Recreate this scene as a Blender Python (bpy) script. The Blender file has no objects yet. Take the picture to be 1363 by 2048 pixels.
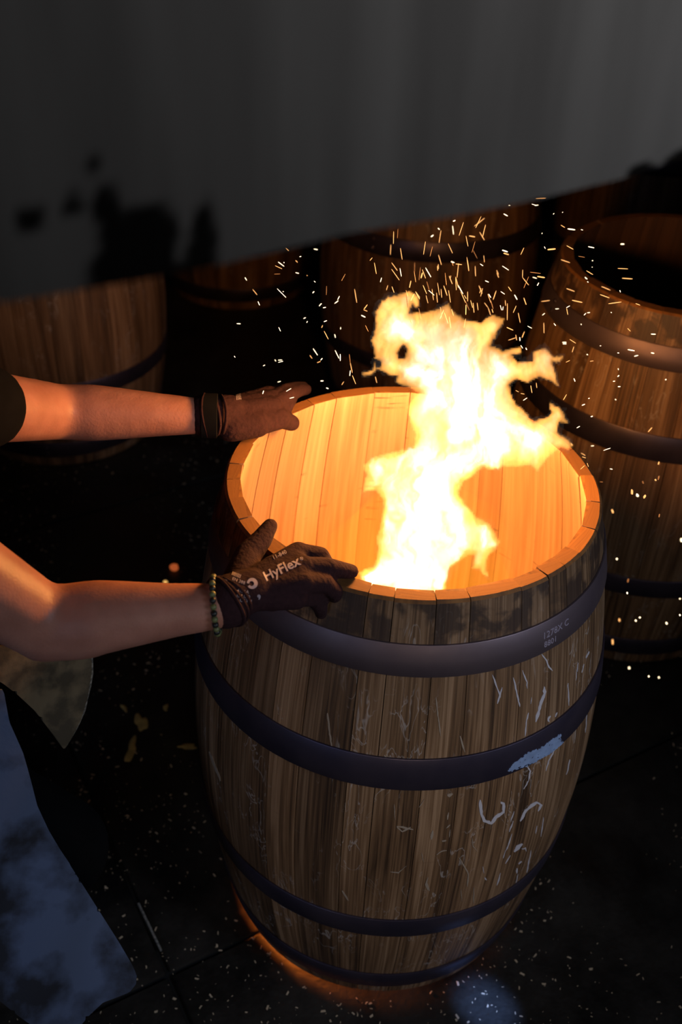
import bpy, bmesh, math, random
import numpy as np
from mathutils import Vector, Matrix, noise
from mathutils.bvhtree import BVHTree

random.seed(7)
SC = bpy.context.scene
COL = SC.collection
W, H = 1363.0, 2048.0

# ------------------------------------------------------------------ camera
F_PX = 2094.7
CAM = Vector((0.0, -1.3008, 1.8737))
FWD = Vector((-0.05627336, 0.79734779, -0.60089085)).normalized()
RGT = Vector((0.99580586, 0.08830843, 0.02392312)).normalized()
UPV = RGT.cross(FWD).normalized()
cd = bpy.data.cameras.new('camera')
cam = bpy.data.objects.new('camera', cd)
COL.objects.link(cam)
cam.matrix_world = Matrix.Translation(CAM) @ Matrix((RGT, UPV, -FWD)).transposed().to_4x4()
cd.sensor_fit = 'VERTICAL'
cd.sensor_height = 36.0
cd.lens = F_PX / H * 36.0
cd.clip_start = 0.02
cd.dof.use_dof = True
cd.dof.focus_distance = 1.5
cd.dof.aperture_fstop = 3.6
SC.camera = cam

# ------------------------------------------------------------------ world, lights, exposure
SC.view_settings.view_transform = 'Standard'
SC.view_settings.look = 'None'
SC.view_settings.exposure = 0.0
SC.view_settings.gamma = 1.0
SC.view_settings.use_curve_mapping = False
wd = bpy.data.worlds.new('world')
SC.world = wd
wd.use_nodes = True
wd.node_tree.nodes['Background'].inputs[0].default_value = (0.5, 0.7, 1.0, 1)
wd.node_tree.nodes['Background'].inputs[1].default_value = 0.0035
SC.cycles.transparent_max_bounces = 64
SC.cycles.max_bounces = 6
SC.cycles.diffuse_bounces = 3
SC.cycles.glossy_bounces = 3
SC.cycles.volume_bounces = 0
SC.cycles.sample_clamp_indirect = 4.0
SC.cycles.use_adaptive_sampling = False


def area_light(name, loc, target, size, power, color, sy=None):
    d = bpy.data.lights.new(name, 'AREA')
    d.energy = power
    d.color = color
    d.size = size
    if sy:
        d.shape = 'RECTANGLE'
        d.size_y = sy
    o = bpy.data.objects.new(name, d)
    COL.objects.link(o)
    v = Vector(target) - Vector(loc)
    o.matrix_world = Matrix.Translation(Vector(loc)) @ v.to_track_quat('-Z', 'Y').to_matrix().to_4x4()
    return o


def point_light(name, loc, power, color, r):
    d = bpy.data.lights.new(name, 'POINT')
    d.energy = power
    d.color = color
    d.shadow_soft_size = r
    o = bpy.data.objects.new(name, d)
    COL.objects.link(o)
    o.location = loc
    return o


# cool daylight from a narrow side window on the right
wl = area_light('window_daylight', (1.75, -1.25, 1.75), (0.05, -0.1, 0.58), 0.6, 1.5, (0.66, 0.78, 1.0), 0.8)
wl.data.spread = math.radians(48)
# added warm fill beside the camera for the barrel front, no real lamp
ll = area_light('warm_fill', (0.35, -2.0, 1.35), (0.03, -0.1, 0.42), 0.5, 0.42, (1.0, 0.84, 0.66))
ll.data.spread = math.radians(50)
# added fill, no window: grey light on the hood from the upper right
hl_ = area_light('hood_fill', (0.95, -1.30, 2.15), (0.27, -0.66, 1.98), 0.35, 1.0, (0.93, 0.95, 1.0))
hl_.data.spread = math.radians(55)
# added bluish fill from the left for the leather apron, no doorway there
dl = area_light('apron_fill', (-1.2, -2.3, 1.3), (-0.42, -0.45, 0.50), 0.5, 0.50, (0.45, 0.62, 1.0), 0.9)
dl.data.spread = math.radians(45)
# added narrow blue spot, no wall gap; makes the glint on the floor
sd = bpy.data.lights.new('floor_glint_spot', 'SPOT')
sd.energy = 1200
sd.color = (0.22, 0.40, 1.0)
sd.spot_size = math.radians(2.3)
sd.spot_blend = 1.0
sd.shadow_soft_size = 0.01
so_ = bpy.data.objects.new('floor_glint_spot', sd)
COL.objects.link(so_)
_t = Vector((0.222, -0.285, 0.0)) - Vector((1.7, -1.7, 2.3))
so_.matrix_world = Matrix.Translation((1.7, -1.7, 2.3)) @ _t.to_track_quat('-Z', 'Y').to_matrix().to_4x4()
# the fire itself
FIRE = (1.0, 0.56, 0.15)
point_light('fire_light_base', (-0.17, -0.11, 0.045), 6.0, (1.0, 0.22, 0.025), 0.012)
point_light('fire_light_low', (0.0, 0.0, 0.38), 1.2, FIRE, 0.05)
point_light('fire_light_mid', (0.03, 0.0, 0.72), 1.6, FIRE, 0.05)
point_light('fire_light_high', (0.06, 0.02, 1.13), 18.0, (1.0, 0.41, 0.09), 0.05)


# ------------------------------------------------------------------ geometry helpers
def ray(px, py):
    return (FWD * F_PX + RGT * (px - W / 2) - UPV * (py - H / 2)) / F_PX


def PZ(px, py, z):
    d = ray(px, py)
    return CAM + d * ((z - CAM.z) / d.z)


def PY(px, py, y):
    d = ray(px, py)
    return CAM + d * ((y - CAM.y) / d.y)


def PD(px, py, dist):
    return CAM + ray(px, py) * dist


def link(name, me, mats, parent=None):
    o = bpy.data.objects.new(name, me)
    COL.objects.link(o)
    if mats is not None:
        for m in (mats if isinstance(mats, (list, tuple)) else [mats]):
            me.materials.append(m)
    if parent is not None:
        o.parent = parent
    return o


def mesh(verts, faces, smooth=True, sharp=35):
    me = bpy.data.meshes.new('m')
    me.from_pydata([tuple(v) for v in verts], [], faces)
    me.validate()
    bm = bmesh.new()
    bm.from_mesh(me)
    bmesh.ops.recalc_face_normals(bm, faces=bm.faces)
    bm.to_mesh(me)
    bm.free()
    if smooth:
        me.shade_smooth()
        if sharp:
            me.set_sharp_from_angle(angle=math.radians(sharp))
    return me


def tag(o, label=None, cat=None, group=None, kind=None):
    if label: o['label'] = label
    if cat: o['category'] = cat
    if group: o['group'] = group
    if kind: o['kind'] = kind
    return o


def empty(name, loc=(0, 0, 0), **k):
    o = bpy.data.objects.new(name, None)
    o.empty_display_size = 0.05
    COL.objects.link(o)
    o.location = loc
    return tag(o, **k)


def box_mesh(sx, sy, sz, bevel=0.0, z0=0.0):
    bm = bmesh.new()
    bmesh.ops.create_cube(bm, size=1.0)
    for v in bm.verts:
        v.co = Vector((v.co.x * sx, v.co.y * sy, v.co.z * sz + z0))
    if bevel:
        bmesh.ops.bevel(bm, geom=list(bm.edges), offset=bevel, segments=2, affect='EDGES')
    me = bpy.data.meshes.new('m')
    bm.to_mesh(me)
    bm.free()
    return me


def tube(pts, rads, n=10, closed=False):
    pts = [Vector(p) for p in pts]
    if not isinstance(rads, (list, tuple)):
        rads = [rads] * len(pts)
    vs, fs = [], []
    up = Vector((0, 0, 1))
    m = len(pts)
    prev = None
    for i, p in enumerate(pts):
        a = pts[(i - 1) % m] if (closed or i > 0) else pts[i]
        b = pts[(i + 1) % m] if (closed or i < m - 1) else pts[i]
        t = (b - a).normalized()
        if prev is None:
            u = t.cross(up)
            if u.length < 1e-3: u = t.cross(Vector((1, 0, 0)))
        else:
            u = prev - t * prev.dot(t)
        u.normalize()
        prev = u
        w = t.cross(u)
        for k in range(n):
            an = 2 * math.pi * k / n
            vs.append(p + (u * math.cos(an) + w * math.sin(an)) * rads[i])
    for i in range(m if closed else m - 1):
        j = (i + 1) % m
        for k in range(n):
            k2 = (k + 1) % n
            fs.append((i * n + k, i * n + k2, j * n + k2, j * n + k))
    if not closed:
        fs.append(tuple(range(n)))
        fs.append(tuple((m - 1) * n + k for k in range(n)))
    return vs, fs


def merge(parts):
    V, Fs = [], []
    for vs, fs in parts:
        b = len(V)
        V += list(vs)
        Fs += [tuple(i + b for i in f) for f in fs]
    return V, Fs


# ------------------------------------------------------------------ materials
def new_mat(name):
    m = bpy.data.materials.new(name)
    m.use_nodes = True
    nt = m.node_tree
    return m, nt, nt.nodes['Principled BSDF']


def N(nt, t, **k):
    n = nt.nodes.new(t)
    for a, b in k.items():
        setattr(n, a, b)
    return n


def ramp(nt, src, stops):
    r = N(nt, 'ShaderNodeValToRGB')
    e = r.color_ramp.elements
    while len(e) < len(stops): e.new(0.5)
    for i, (p, c) in enumerate(stops):
        e[i].position = p
        e[i].color = (*c, 1) if len(c) == 3 else c
    nt.links.new(src, r.inputs[0])
    return r


def math_n(nt, op, a, b=None, c=None):
    n = N(nt, 'ShaderNodeMath', operation=op)
    for i, v in enumerate((a, b, c)):
        if v is None: continue
        if isinstance(v, (int, float)): n.inputs[i].default_value = v
        else: nt.links.new(v, n.inputs[i])
    return n.outputs[0]


def mixc(nt, fac, a, b, mode='MIX'):
    n = N(nt, 'ShaderNodeMix', data_type='RGBA', blend_type=mode)
    for sock, v in ((n.inputs[0], fac), (n.inputs[6], a), (n.inputs[7], b)):
        if isinstance(v, (int, float)): sock.default_value = v
        elif isinstance(v, tuple): sock.default_value = (*v, 1)
        else: nt.links.new(v, sock)
    return n.outputs[2]


def plain(name, col, rough=0.7, metal=0.0, nscale=0, namp=0.3, bump=0.0, col2=None, spec=None, lo=.35, hi=.65):
    m, nt, b = new_mat(name)
    b.inputs['Roughness'].default_value = rough
    b.inputs['Metallic'].default_value = metal
    if spec is not None: b.inputs['Specular IOR Level'].default_value = spec
    if nscale:
        tc = N(nt, 'ShaderNodeTexCoord')
        nz = N(nt, 'ShaderNodeTexNoise')
        nz.inputs['Scale'].default_value = nscale
        nz.inputs['Detail'].default_value = 6
        nt.links.new(tc.outputs['Object'], nz.inputs['Vector'])
        c2 = col2 or tuple(x * (1 - namp) for x in col)
        r = ramp(nt, nz.outputs[0], [(lo, col), (hi, c2)])
        nt.links.new(r.outputs[0], b.inputs['Base Color'])
        if bump:
            bp = N(nt, 'ShaderNodeBump')
            bp.inputs['Strength'].default_value = bump
            bp.inputs['Distance'].default_value = 0.01
            nt.links.new(nz.outputs[0], bp.inputs['Height'])
            nt.links.new(bp.outputs[0], b.inputs['Normal'])
    else:
        b.inputs['Base Color'].default_value = (*col, 1)
    return m


def emit(name, col, strength):
    m, nt, b = new_mat(name)
    b.inputs['Base Color'].default_value = (0.02, 0.01, 0.005, 1)
    b.inputs['Emission Color'].default_value = (*col, 1)
    b.inputs['Emission Strength'].default_value = strength
    return m


def wood(name, stops, fleck=0.0, stain=0.0, rough=0.6, vary=0.35, soot_top=0.0, gscale=150.0):
    """oak with grain running along v of the uv map; every stave shifts by its own random"""
    m, nt, b = new_mat(name)
    b.inputs['Roughness'].default_value = rough
    uv = N(nt, 'ShaderNodeUVMap')
    uv.uv_map = 'uv'
    oi = N(nt, 'ShaderNodeObjectInfo')
    sh = N(nt, 'ShaderNodeCombineXYZ')
    nt.links.new(math_n(nt, 'MULTIPLY', oi.outputs['Random'], 37.0), sh.inputs[0])
    nt.links.new(math_n(nt, 'MULTIPLY', oi.outputs['Random'], 11.0), sh.inputs[1])
    add = N(nt, 'ShaderNodeVectorMath', operation='ADD')
    nt.links.new(uv.outputs[0], add.inputs[0])
    nt.links.new(sh.outputs[0], add.inputs[1])

    def nz(sx, sy, detail=4, dist=0.0, rough_=0.55):
        mp = N(nt, 'ShaderNodeMapping')
        mp.inputs['Scale'].default_value = (sx, sy, 1)
        nt.links.new(add.outputs[0], mp.inputs[0])
        n = N(nt, 'ShaderNodeTexNoise')
        n.inputs['Scale'].default_value = 1.0
        n.inputs['Detail'].default_value = detail
        n.inputs['Roughness'].default_value = rough_
        n.inputs['Distortion'].default_value = dist
        nt.links.new(mp.outputs[0], n.inputs['Vector'])
        return n.outputs[0]

    grain = nz(gscale, 3.0, 5, 0.3)
    broad = nz(22.0, 1.6, 4, 0.6)
    mixv = math_n(nt, 'ADD', math_n(nt, 'MULTIPLY', grain, 0.5), math_n(nt, 'MULTIPLY', broad, 0.5))
    col = ramp(nt, mixv, stops).outputs[0]
    # every stave a little lighter or darker
    rnd = math_n(nt, 'MULTIPLY_ADD', oi.outputs['Random'], vary, 1.0 - vary * 0.55)
    cc = N(nt, 'ShaderNodeCombineColor')
    for i in range(3): nt.links.new(rnd, cc.inputs[i])
    col = mixc(nt, 1.0, col, cc.outputs[0], 'MULTIPLY')
    if stain:
        s = nz(14.0, 9.0, 5, 0.2)
        f = ramp(nt, s, [(0.56, (0, 0, 0)), (0.68, (1, 1, 1))]).outputs[0]
        s2 = nz(6.0, 90.0, 3, 0.5)
        f2 = ramp(nt, s2, [(0.60, (0, 0, 0)), (0.66, (1, 1, 1))]).outputs[0]
        ff = math_n(nt, 'MULTIPLY', f, f2)
        col = mixc(nt, math_n(nt, 'MULTIPLY', ff, stain), col, (0.12, 0.06, 0.03))
    if fleck:
        # ray flecks: thin pale contour lines of a stretched noise
        w = nz(34.0, 11.0, 3, 1.0)
        d = math_n(nt, 'ABSOLUTE', math_n(nt, 'SUBTRACT', w, 0.5))
        line = ramp(nt, d, [(0.004, (1, 1, 1)), (0.014, (0, 0, 0))]).outputs[0]
        mk = ramp(nt, nz(13.0, 6.0, 3), [(0.50, (0, 0, 0)), (0.60, (1, 1, 1))]).outputs[0]
        ff = math_n(nt, 'MULTIPLY', math_n(nt, 'MULTIPLY', line, mk), fleck)
        col = mixc(nt, ff, col, (0.52, 0.46, 0.42))
    if soot_top:
        sx = N(nt, 'ShaderNodeSeparateXYZ')
        nt.links.new(uv.outputs[0], sx.inputs[0])
        band = N(nt, 'ShaderNodeMapRange')
        nt.links.new(sx.outputs[1], band.inputs[0])
        band.inputs[1].default_value = 0.865
        band.inputs[2].default_value = 0.885
        blk = nz(16.0, 16.0, 4, 0.4)
        f = ramp(nt, blk, [(0.46, (0, 0, 0)), (0.56, (1, 1, 1))]).outputs[0]
        ff = math_n(nt, 'MULTIPLY', math_n(nt, 'MULTIPLY', f, band.outputs[0]), soot_top)
        col = mixc(nt, ff, col, (0.035, 0.018, 0.012))
    nt.links.new(col, b.inputs['Base Color'])
    bp = N(nt, 'ShaderNodeBump')
    bp.inputs['Strength'].default_value = 0.35
    bp.inputs['Distance'].default_value = 0.002
    nt.links.new(grain, bp.inputs['Height'])
    nt.links.new(bp.outputs[0], b.inputs['Normal'])
    return m


M_OUT = wood('oak_outside', [(0.38, (0.04, 0.018, 0.007)), (0.5, (0.165, 0.085, 0.038)), (0.63, (0.33, 0.195, 0.105))],
             fleck=0.4, stain=0.5, rough=0.55, vary=0.5, soot_top=0.85, gscale=260)
M_IN = wood('oak_inside', [(0.33, (0.34, 0.175, 0.075)), (0.5, (0.46, 0.265, 0.13)), (0.68, (0.57, 0.36, 0.20))],
            stain=0.9, rough=0.65, vary=0.5, gscale=110)
M_IN_DARK = wood('dark_inside', [(0.3, (0.025, 0.012, 0.008)), (0.5, (0.05, 0.022, 0.012)), (0.7, (0.08, 0.035, 0.018))], rough=0.8, vary=0.4)  # darker inside for the background barrels
M_END = wood('oak_end_grain', [(0.36, (0.12, 0.045, 0.01)), (0.5, (0.23, 0.09, 0.018)), (0.64, (0.32, 0.135, 0.03))],
             stain=0.6, rough=0.75, vary=0.5, gscale=60)


def hoop_mat(name, base, base2, rough):
    m, nt, b = new_mat(name)
    b.inputs['Metallic'].default_value = 0.75
    tc = N(nt, 'ShaderNodeTexCoord')
    nz = N(nt, 'ShaderNodeTexNoise')
    nz.inputs['Scale'].default_value = 9
    nz.inputs['Detail'].default_value = 7
    nt.links.new(tc.outputs['Object'], nz.inputs['Vector'])
    r = ramp(nt, nz.outputs[0], [(0.38, base), (0.62, base2)])
    nt.links.new(r.outputs[0], b.inputs['Base Color'])
    rr = N(nt, 'ShaderNodeMapRange')
    nt.links.new(nz.outputs[0], rr.inputs[0])
    rr.inputs[3].default_value = rough - 0.12
    rr.inputs[4].default_value = rough + 0.15
    nt.links.new(rr.outputs[0], b.inputs['Roughness'])
    return m


M_HOOP = hoop_mat('hoop_steel', (0.11, 0.085, 0.115), (0.06, 0.048, 0.075), 0.38)
M_HOOP2 = hoop_mat('hoop_steel_bright', (0.20, 0.145, 0.155), (0.14, 0.10, 0.115), 0.5)
M_GALV = plain('bare_zinc', (0.30, 0.40, 0.62), 0.55, 0.3, 60, 0.25)
M_PALE = plain('pale_ray_fleck', (0.47, 0.43, 0.45), 0.45)
M_PALE2 = plain('faint_ray_fleck', (0.30, 0.23, 0.17), 0.5)
M_STAMP = plain('stamped_edge', (0.42, 0.36, 0.44), 0.4, 0.4)

# ------------------------------------------------------------------ barrels
BH, RH, RB, TH = 0.95, 0.285, 0.348, 0.025


def prof(z):
    t = (z - BH / 2) / (BH / 2)
    return RB - (RB - RH) * abs(t) ** 1.9


def stave_mesh(a0, a1, nz=26, no=4, rnd=None, m_in=None):
    """one stave: curved outside, flat inside, rim top; closed solid"""
    rnd = rnd or random
    zs = [BH * i / (nz - 1) for i in range(nz)]
    zs = [0.0, 0.004] + zs[1:-1] + [BH - 0.004, BH]
    gap = 0.0006
    top_dz = rnd.uniform(-0.0012, 0.0012)
    th_j = rnd.uniform(-0.0015, 0.0015)
    vs, uvs = [], []
    rows = len(zs)
    per = (no + 1) + 4
    for k, z in enumerate(zs):
        r = prof(z)
        e = 0.003 if k in (0, rows - 1) else 0.0
        ro, ri = r - e, r - TH - th_j + e * 0.5
        g = gap / r
        zz = z + (top_dz if k >= rows - 2 else 0)
        for i in range(no + 1):
            a = a0 + g + (a1 - a0 - 2 * g) * i / no
            vs.append((ro * math.cos(a), ro * math.sin(a), zz))
            uvs.append((a * 0.33, zz))
        gi = 0.0007 / ri
        rm_ = ri + 0.007
        for a, rr_ in ((a1 + 0.0003, rm_), (a1 - gi, ri), (a0 + gi, ri), (a0 - 0.0003, rm_)):
            vs.append((rr_ * math.cos(a), rr_ * math.sin(a), zz))
            uvs.append((a * 0.33 + 3.0, zz))
    fs, mi = [], []
    for k in range(rows - 1):
        for i in range(per):
            j = (i + 1) % per
            fs.append((k * per + i, k * per + j, (k + 1) * per + j, (k + 1) * per + i))
            mi.append(1 if i >= no + 1 and i < per - 1 else (2 if k == rows - 2 and i < no else 0))
    fs.append(tuple(range(per))[::-1]); mi.append(2)
    fs.append(tuple((rows - 1) * per + i for i in range(per))); mi.append(2)
    me = bpy.data.meshes.new('m')
    me.from_pydata(vs, [], fs)
    me.polygons.foreach_set('material_index', mi)
    uvl = me.uv_layers.new(name='uv')
    for l in me.loops:
        uvl.data[l.index].uv = uvs[l.vertex_index]
    me.update()
    me.shade_smooth()
    me.set_sharp_from_angle(angle=math.radians(22))
    for m in (M_OUT, m_in, M_END): me.materials.append(m)
    return me


def hoop_mesh(z0, z1, n=96, thick=0.0030):
    vs, fs = [], []
    r0, r1 = prof(z0) + 0.0006, prof(z1) + 0.0006
    sec = [(r0, z0), (r0 + thick * .8, z0), (r0 + thick, z0 + 0.0008), (r1 + thick, z1 - 0.0008), (r1 + thick * .8, z1), (r1, z1)]
    # follow the bulge half way up the band
    zm = (z0 + z1) / 2
    rm = prof(zm) + 0.0006
    sec = sec[:3] + [(rm + thick, zm)] + sec[3:] + [(rm, zm)]
    p = len(sec)
    for i in range(n):
        a = 2 * math.pi * i / n
        for r, z in sec:
            vs.append((r * math.cos(a), r * math.sin(a), z))
    for i in range(n):
        j = (i + 1) % n
        for k in range(p):
            l = (k + 1) % p
            fs.append((i * p + k, j * p + k, j * p + l, i * p + l))
    return mesh(vs, fs, True, 50)


HOOPS = [(0.040, 0.100), (0.262, 0.316), (0.640, 0.698), (0.838, 0.887)]


def rivet_mesh():
    bm = bmesh.new()
    bmesh.ops.create_uvsphere(bm, u_segments=10, v_segments=6, radius=0.006)
    for v in bm.verts: v.co.x *= 0.5
    me = bpy.data.meshes.new('m')
    bm.to_mesh(me); bm.free()
    me.shade_smooth()
    me.materials.append(M_HOOP)
    return me


RIV = rivet_mesh()


def make_barrel(name, label, group, seed, joints=None, nz=26, n=27, top_mat=None):
    rnd = random.Random(seed)
    root = empty(name, label=label, cat='barrel', group=group)
    if joints is None:
        ws = [rnd.uniform(0.7, 1.3) for _ in range(n)]
        s = sum(ws)
        a, joints = rnd.uniform(0, 1), []
        for w_ in ws:
            joints.append(a); a += w_ / s * 2 * math.pi
        joints.append(a)
    staves = []
    for i in range(len(joints) - 1):
        me = stave_mesh(joints[i], joints[i + 1], nz=nz, rnd=rnd, m_in=top_mat or M_IN)
        o = bpy.data.objects.new('stave', me)
        COL.objects.link(o); o.parent = root
        staves.append(o)
    for i, (z0, z1) in enumerate(HOOPS):
        h = link('hoop', hoop_mesh(z0, z1), [M_HOOP2 if i == 3 else M_HOOP], root)
        for dz in (0.28, 0.72):
            zz = z0 + (z1 - z0) * dz
            a = 2.2 + i * 0.3
            rv = bpy.data.objects.new('rivet', RIV)
            COL.objects.link(rv); rv.parent = h
            r = prof(zz) + 0.003
            rv.location = (r * math.cos(a), r * math.sin(a), zz)
            rv.rotation_euler = (0, 0, a)
    return root, staves


def copy_tree(o, parent=None):
    c = o.copy(); COL.objects.link(c)
    if parent is not None: c.parent = parent
    for ch in list(o.children): copy_tree(ch, c)
    return c


# ------------------------------------------------------------------ setting: floor and walls
def floor_mat(name, c1, c2):
    m, nt, b = new_mat(name)
    tc = N(nt, 'ShaderNodeTexCoord')
    nz = N(nt, 'ShaderNodeTexNoise')
    nz.inputs['Scale'].default_value = 5; nz.inputs['Detail'].default_value = 9
    nz.inputs['Roughness'].default_value = 0.65
    nt.links.new(tc.outputs['Object'], nz.inputs['Vector'])
    r = ramp(nt, nz.outputs[0], [(0.35, c1), (0.7, c2)])
    nt.links.new(r.outputs[0], b.inputs['Base Color'])
    rr = N(nt, 'ShaderNodeMapRange')
    nt.links.new(nz.outputs[0], rr.inputs[0])
    rr.inputs[1].default_value = .3; rr.inputs[2].default_value = .7
    rr.inputs[3].default_value = 0.30; rr.inputs[4].default_value = 0.75
    nt.links.new(rr.outputs[0], b.inputs['Roughness'])
    n2 = N(nt, 'ShaderNodeTexNoise')
    n2.inputs['Scale'].default_value = 90; n2.inputs['Detail'].default_value = 5
    nt.links.new(tc.outputs['Object'], n2.inputs['Vector'])
    bp = N(nt, 'ShaderNodeBump')
    bp.inputs['Strength'].default_value = 0.4; bp.inputs['Distance'].default_value = 0.003
    nt.links.new(n2.outputs[0], bp.inputs['Height'])
    nt.links.new(bp.outputs[0], b.inputs['Normal'])
    return m


M_FLOOR = floor_mat('greasy_black_floor', (0.006, 0.0055, 0.005), (0.028, 0.022, 0.016))
M_BED = plain('floor_bed', (0.004, 0.004, 0.004), 0.9)
M_WALL = plain('sooty_wall', (0.03, 0.024, 0.02), 0.85, 0, 3, 0.4)

fl = link('floor', box_mesh(9.0, 9.0, 0.06, 0, -0.038), M_BED)
fl.location = (0, 1.4, 0)
tag(fl, kind='structure')
p1, p2 = PZ(275, 1805, 0), PZ(380, 2048, 0)
dj = (p2 - p1).normalized()
pj = Vector((-dj.y, dj.x, 0))
q1 = PZ(500, 1872, 0)
SL = 1.45
# slab grid whose joints run through p1 (along dj) and q1 (along pj)
u0 = (q1 - p1).dot(dj)
for i in range(-3, 4):
    for j in range(-4, 3):
        ctr = p1 + dj * (u0 + (i + 0.5) * SL) + pj * ((j + 0.5) * SL)
        if abs(ctr.x) > 3.6 or not (-2.4 < ctr.y < 5.2): continue
        s = link('floor_slab', box_mesh(SL - 0.010, SL - 0.010, 0.008, 0.0015, -0.004), M_FLOOR, fl)
        s.matrix_parent_inverse = fl.matrix_world.inverted()
        s.parent = fl
        s.location = Vector((ctr.x, ctr.y - 1.4, random.uniform(-0.0006, 0)))
        s.matrix_parent_inverse = Matrix.Identity(4)
        s.rotation_euler = (0, 0, math.atan2(dj.y, dj.x))

for nm, sx, sy, x, y in (('wall_back', 9.0, 0.15, 0, 5.97), ('wall_left', 0.15, 9.0, -4.57, 1.4), ('wall_right', 0.15, 9.0, 4.57, 1.4)):
    w_ = link(nm, box_mesh(sx, sy, 3.6, 0, 1.795), M_WALL)
    w_.location = (x, y, 0)
    tag(w_, kind='structure')

# steel strip in the slab joint
sa, sb = PZ(277, 1808, 0.001), PZ(322, 1902, 0.001)
strip = link('joint_strip', box_mesh((sb - sa).length, 0.004, 0.007, 0.0006, 0.0015), plain('bright_steel', (0.75, 0.7, 0.62), 0.35, 0.6, 200, 0.6))
strip.location = (sa + sb) / 2
strip.rotation_euler = (0, 0, math.atan2(sb.y - sa.y, sb.x - sa.x))
tag(strip, 'thin bright steel strip edging the floor joint beside the blue leather apron', 'metal strip')


# pale splashes of glue on the floor between worker and barrel
def blob_disc(name, px, py, sx, sy, rot, seed, m, label):
    rnd = random.Random(seed)
    n = 28
    vs = []
    c = PZ(px, py, 0)
    ph = [rnd.uniform(0, 6.28) for _ in range(4)]
    prof_ = []
    for k in range(n):
        a = 2 * math.pi * k / n
        r = 1 + .22 * math.sin(2 * a + ph[0]) + .16 * math.sin(3 * a + ph[1]) + .1 * math.sin(5 * a + ph[2])
        prof_.append((r * math.cos(a) * sx, r * math.sin(a) * sy))
    ca, sn = math.cos(rot), math.sin(rot)
    for s_, zz in ((1.0, 0.0004), (0.8, 0.0022), (0.4, 0.003)):
        for x, y in prof_:
            vs.append((s_ * (x * ca - y * sn), s_ * (x * sn + y * ca), zz))
    fs = []
    for q in range(2):
        for k in range(n):
            fs.append((q * n + k, q * n + (k + 1) % n, (q + 1) * n + (k + 1) % n, (q + 1) * n + k))
    fs.append(tuple(2 * n + k for k in range(n)))
    fs.append(tuple(range(n))[::-1])
    o = link(name, mesh(vs, fs, True, 60), m)
    o.location = (c.x, c.y, 0)
    return tag(o, label, 'paint splash')


M_SPL = plain('dried_yellow_paint', (0.60, 0.42, 0.14), 0.8, 0, 40, 0.4)
blob_disc('paint_splash', 248, 1416, .012, .006, 2.2, 1, M_SPL, 'tiny yellow paint drip, topmost left of the floor splashes')
blob_disc('paint_splash', 282, 1445, .026, .014, 1.9, 2, M_SPL, 'largest yellow paint splash on the dark floor left of the barrel')
blob_disc('paint_splash', 331, 1415, .009, .007, 1.6, 3, M_SPL, 'small round yellow paint drip nearest the barrel')
blob_disc('paint_splash', 262, 1500, .032, .011, 1.6, 4, M_SPL, 'long narrow yellow paint splash, lowest on the dark floor')
blob_disc('paint_splash', 375, 1493, .022, .008, 0.2, 5, M_SPL, 'faint wide paint splash close to the barrel side')

# wood chips and sawdust: one object
rc = random.Random(3)
cv, cf = [], []


def chip(c, L, w_, a, hz):
    b = len(cv)
    ca, sn = math.cos(a), math.sin(a)
    pts = [(-L, -w_), (L, -w_ * .6), (L * .8, w_), (-L * .7, w_ * .8)]
    tl = rc.uniform(-.4, .4)
    for x, y in pts:
        cv.append((c[0] + x * ca - y * sn, c[1] + x * sn + y * ca, c[2] + hz * .2 + max(0, x * tl) * .5))
    for x, y in pts:
        cv.append((c[0] + x * ca - y * sn, c[1] + x * sn + y * ca, c[2] + hz + max(0, x * tl) * .5))
    for f in ((0, 3, 2, 1), (4, 5, 6, 7), (0, 1, 5, 4), (1, 2, 6, 5), (2, 3, 7, 6), (3, 0, 4, 7)):
        cf.append(tuple(b + i for i in f))


for _ in range(16000):
    x, y = rc.uniform(-1.3, 1.6), rc.uniform(-1.0, 1.6)
    if math.hypot(x, y) < .29: continue
    d = noise.noise(Vector((x * 3.0, y * 3.0, 0))) + (0.42 if y < -0.1 and x > -.2 else 0.15 if y < .1 else -0.1)
    if d < rc.uniform(-.35, .35): continue
    s = rc.choice((.0008, .0010, .0012, .0016, .0028))
    chip((x, y, 0.0003), s * rc.uniform(.8, 1.8), s * rc.uniform(.3, .8), rc.uniform(0, 6.3), s * .4)
ch = link('sawdust_chips', mesh(cv, cf, False), plain('pale_chip', (0.62, 0.47, 0.31), 0.8))
tag(ch, 'pale wood chips and sawdust scattered over the dark floor', 'sawdust', kind='stuff')

# ------------------------------------------------------------------ main barrel
TILT, AZ = math.radians(1.3), math.radians(45)
ax = Vector((math.cos(AZ), math.sin(AZ), 0))
piv = ax * 0.284
kx = Vector((0, 0, 1)).cross(ax)
BM = Matrix.Translation(piv) @ Matrix.Rotation(TILT, 4, kx) @ Matrix.Translation(-piv)
BMI = BM.inverted()
cams = BMI @ CAM


def ang(px, py, z=None):
    """angle on the barrel of the photo point"""
    d = BMI.to_3x3() @ ray(px, py)
    t = 0.5
    while t < 3:
        p = cams + d * t
        if math.hypot(p.x, p.y) < (prof(min(max(p.z, 0), BH)) if p.z < BH else 0): break
        t += 0.001
    return math.atan2(p.y, p.x), p.z, p


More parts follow.
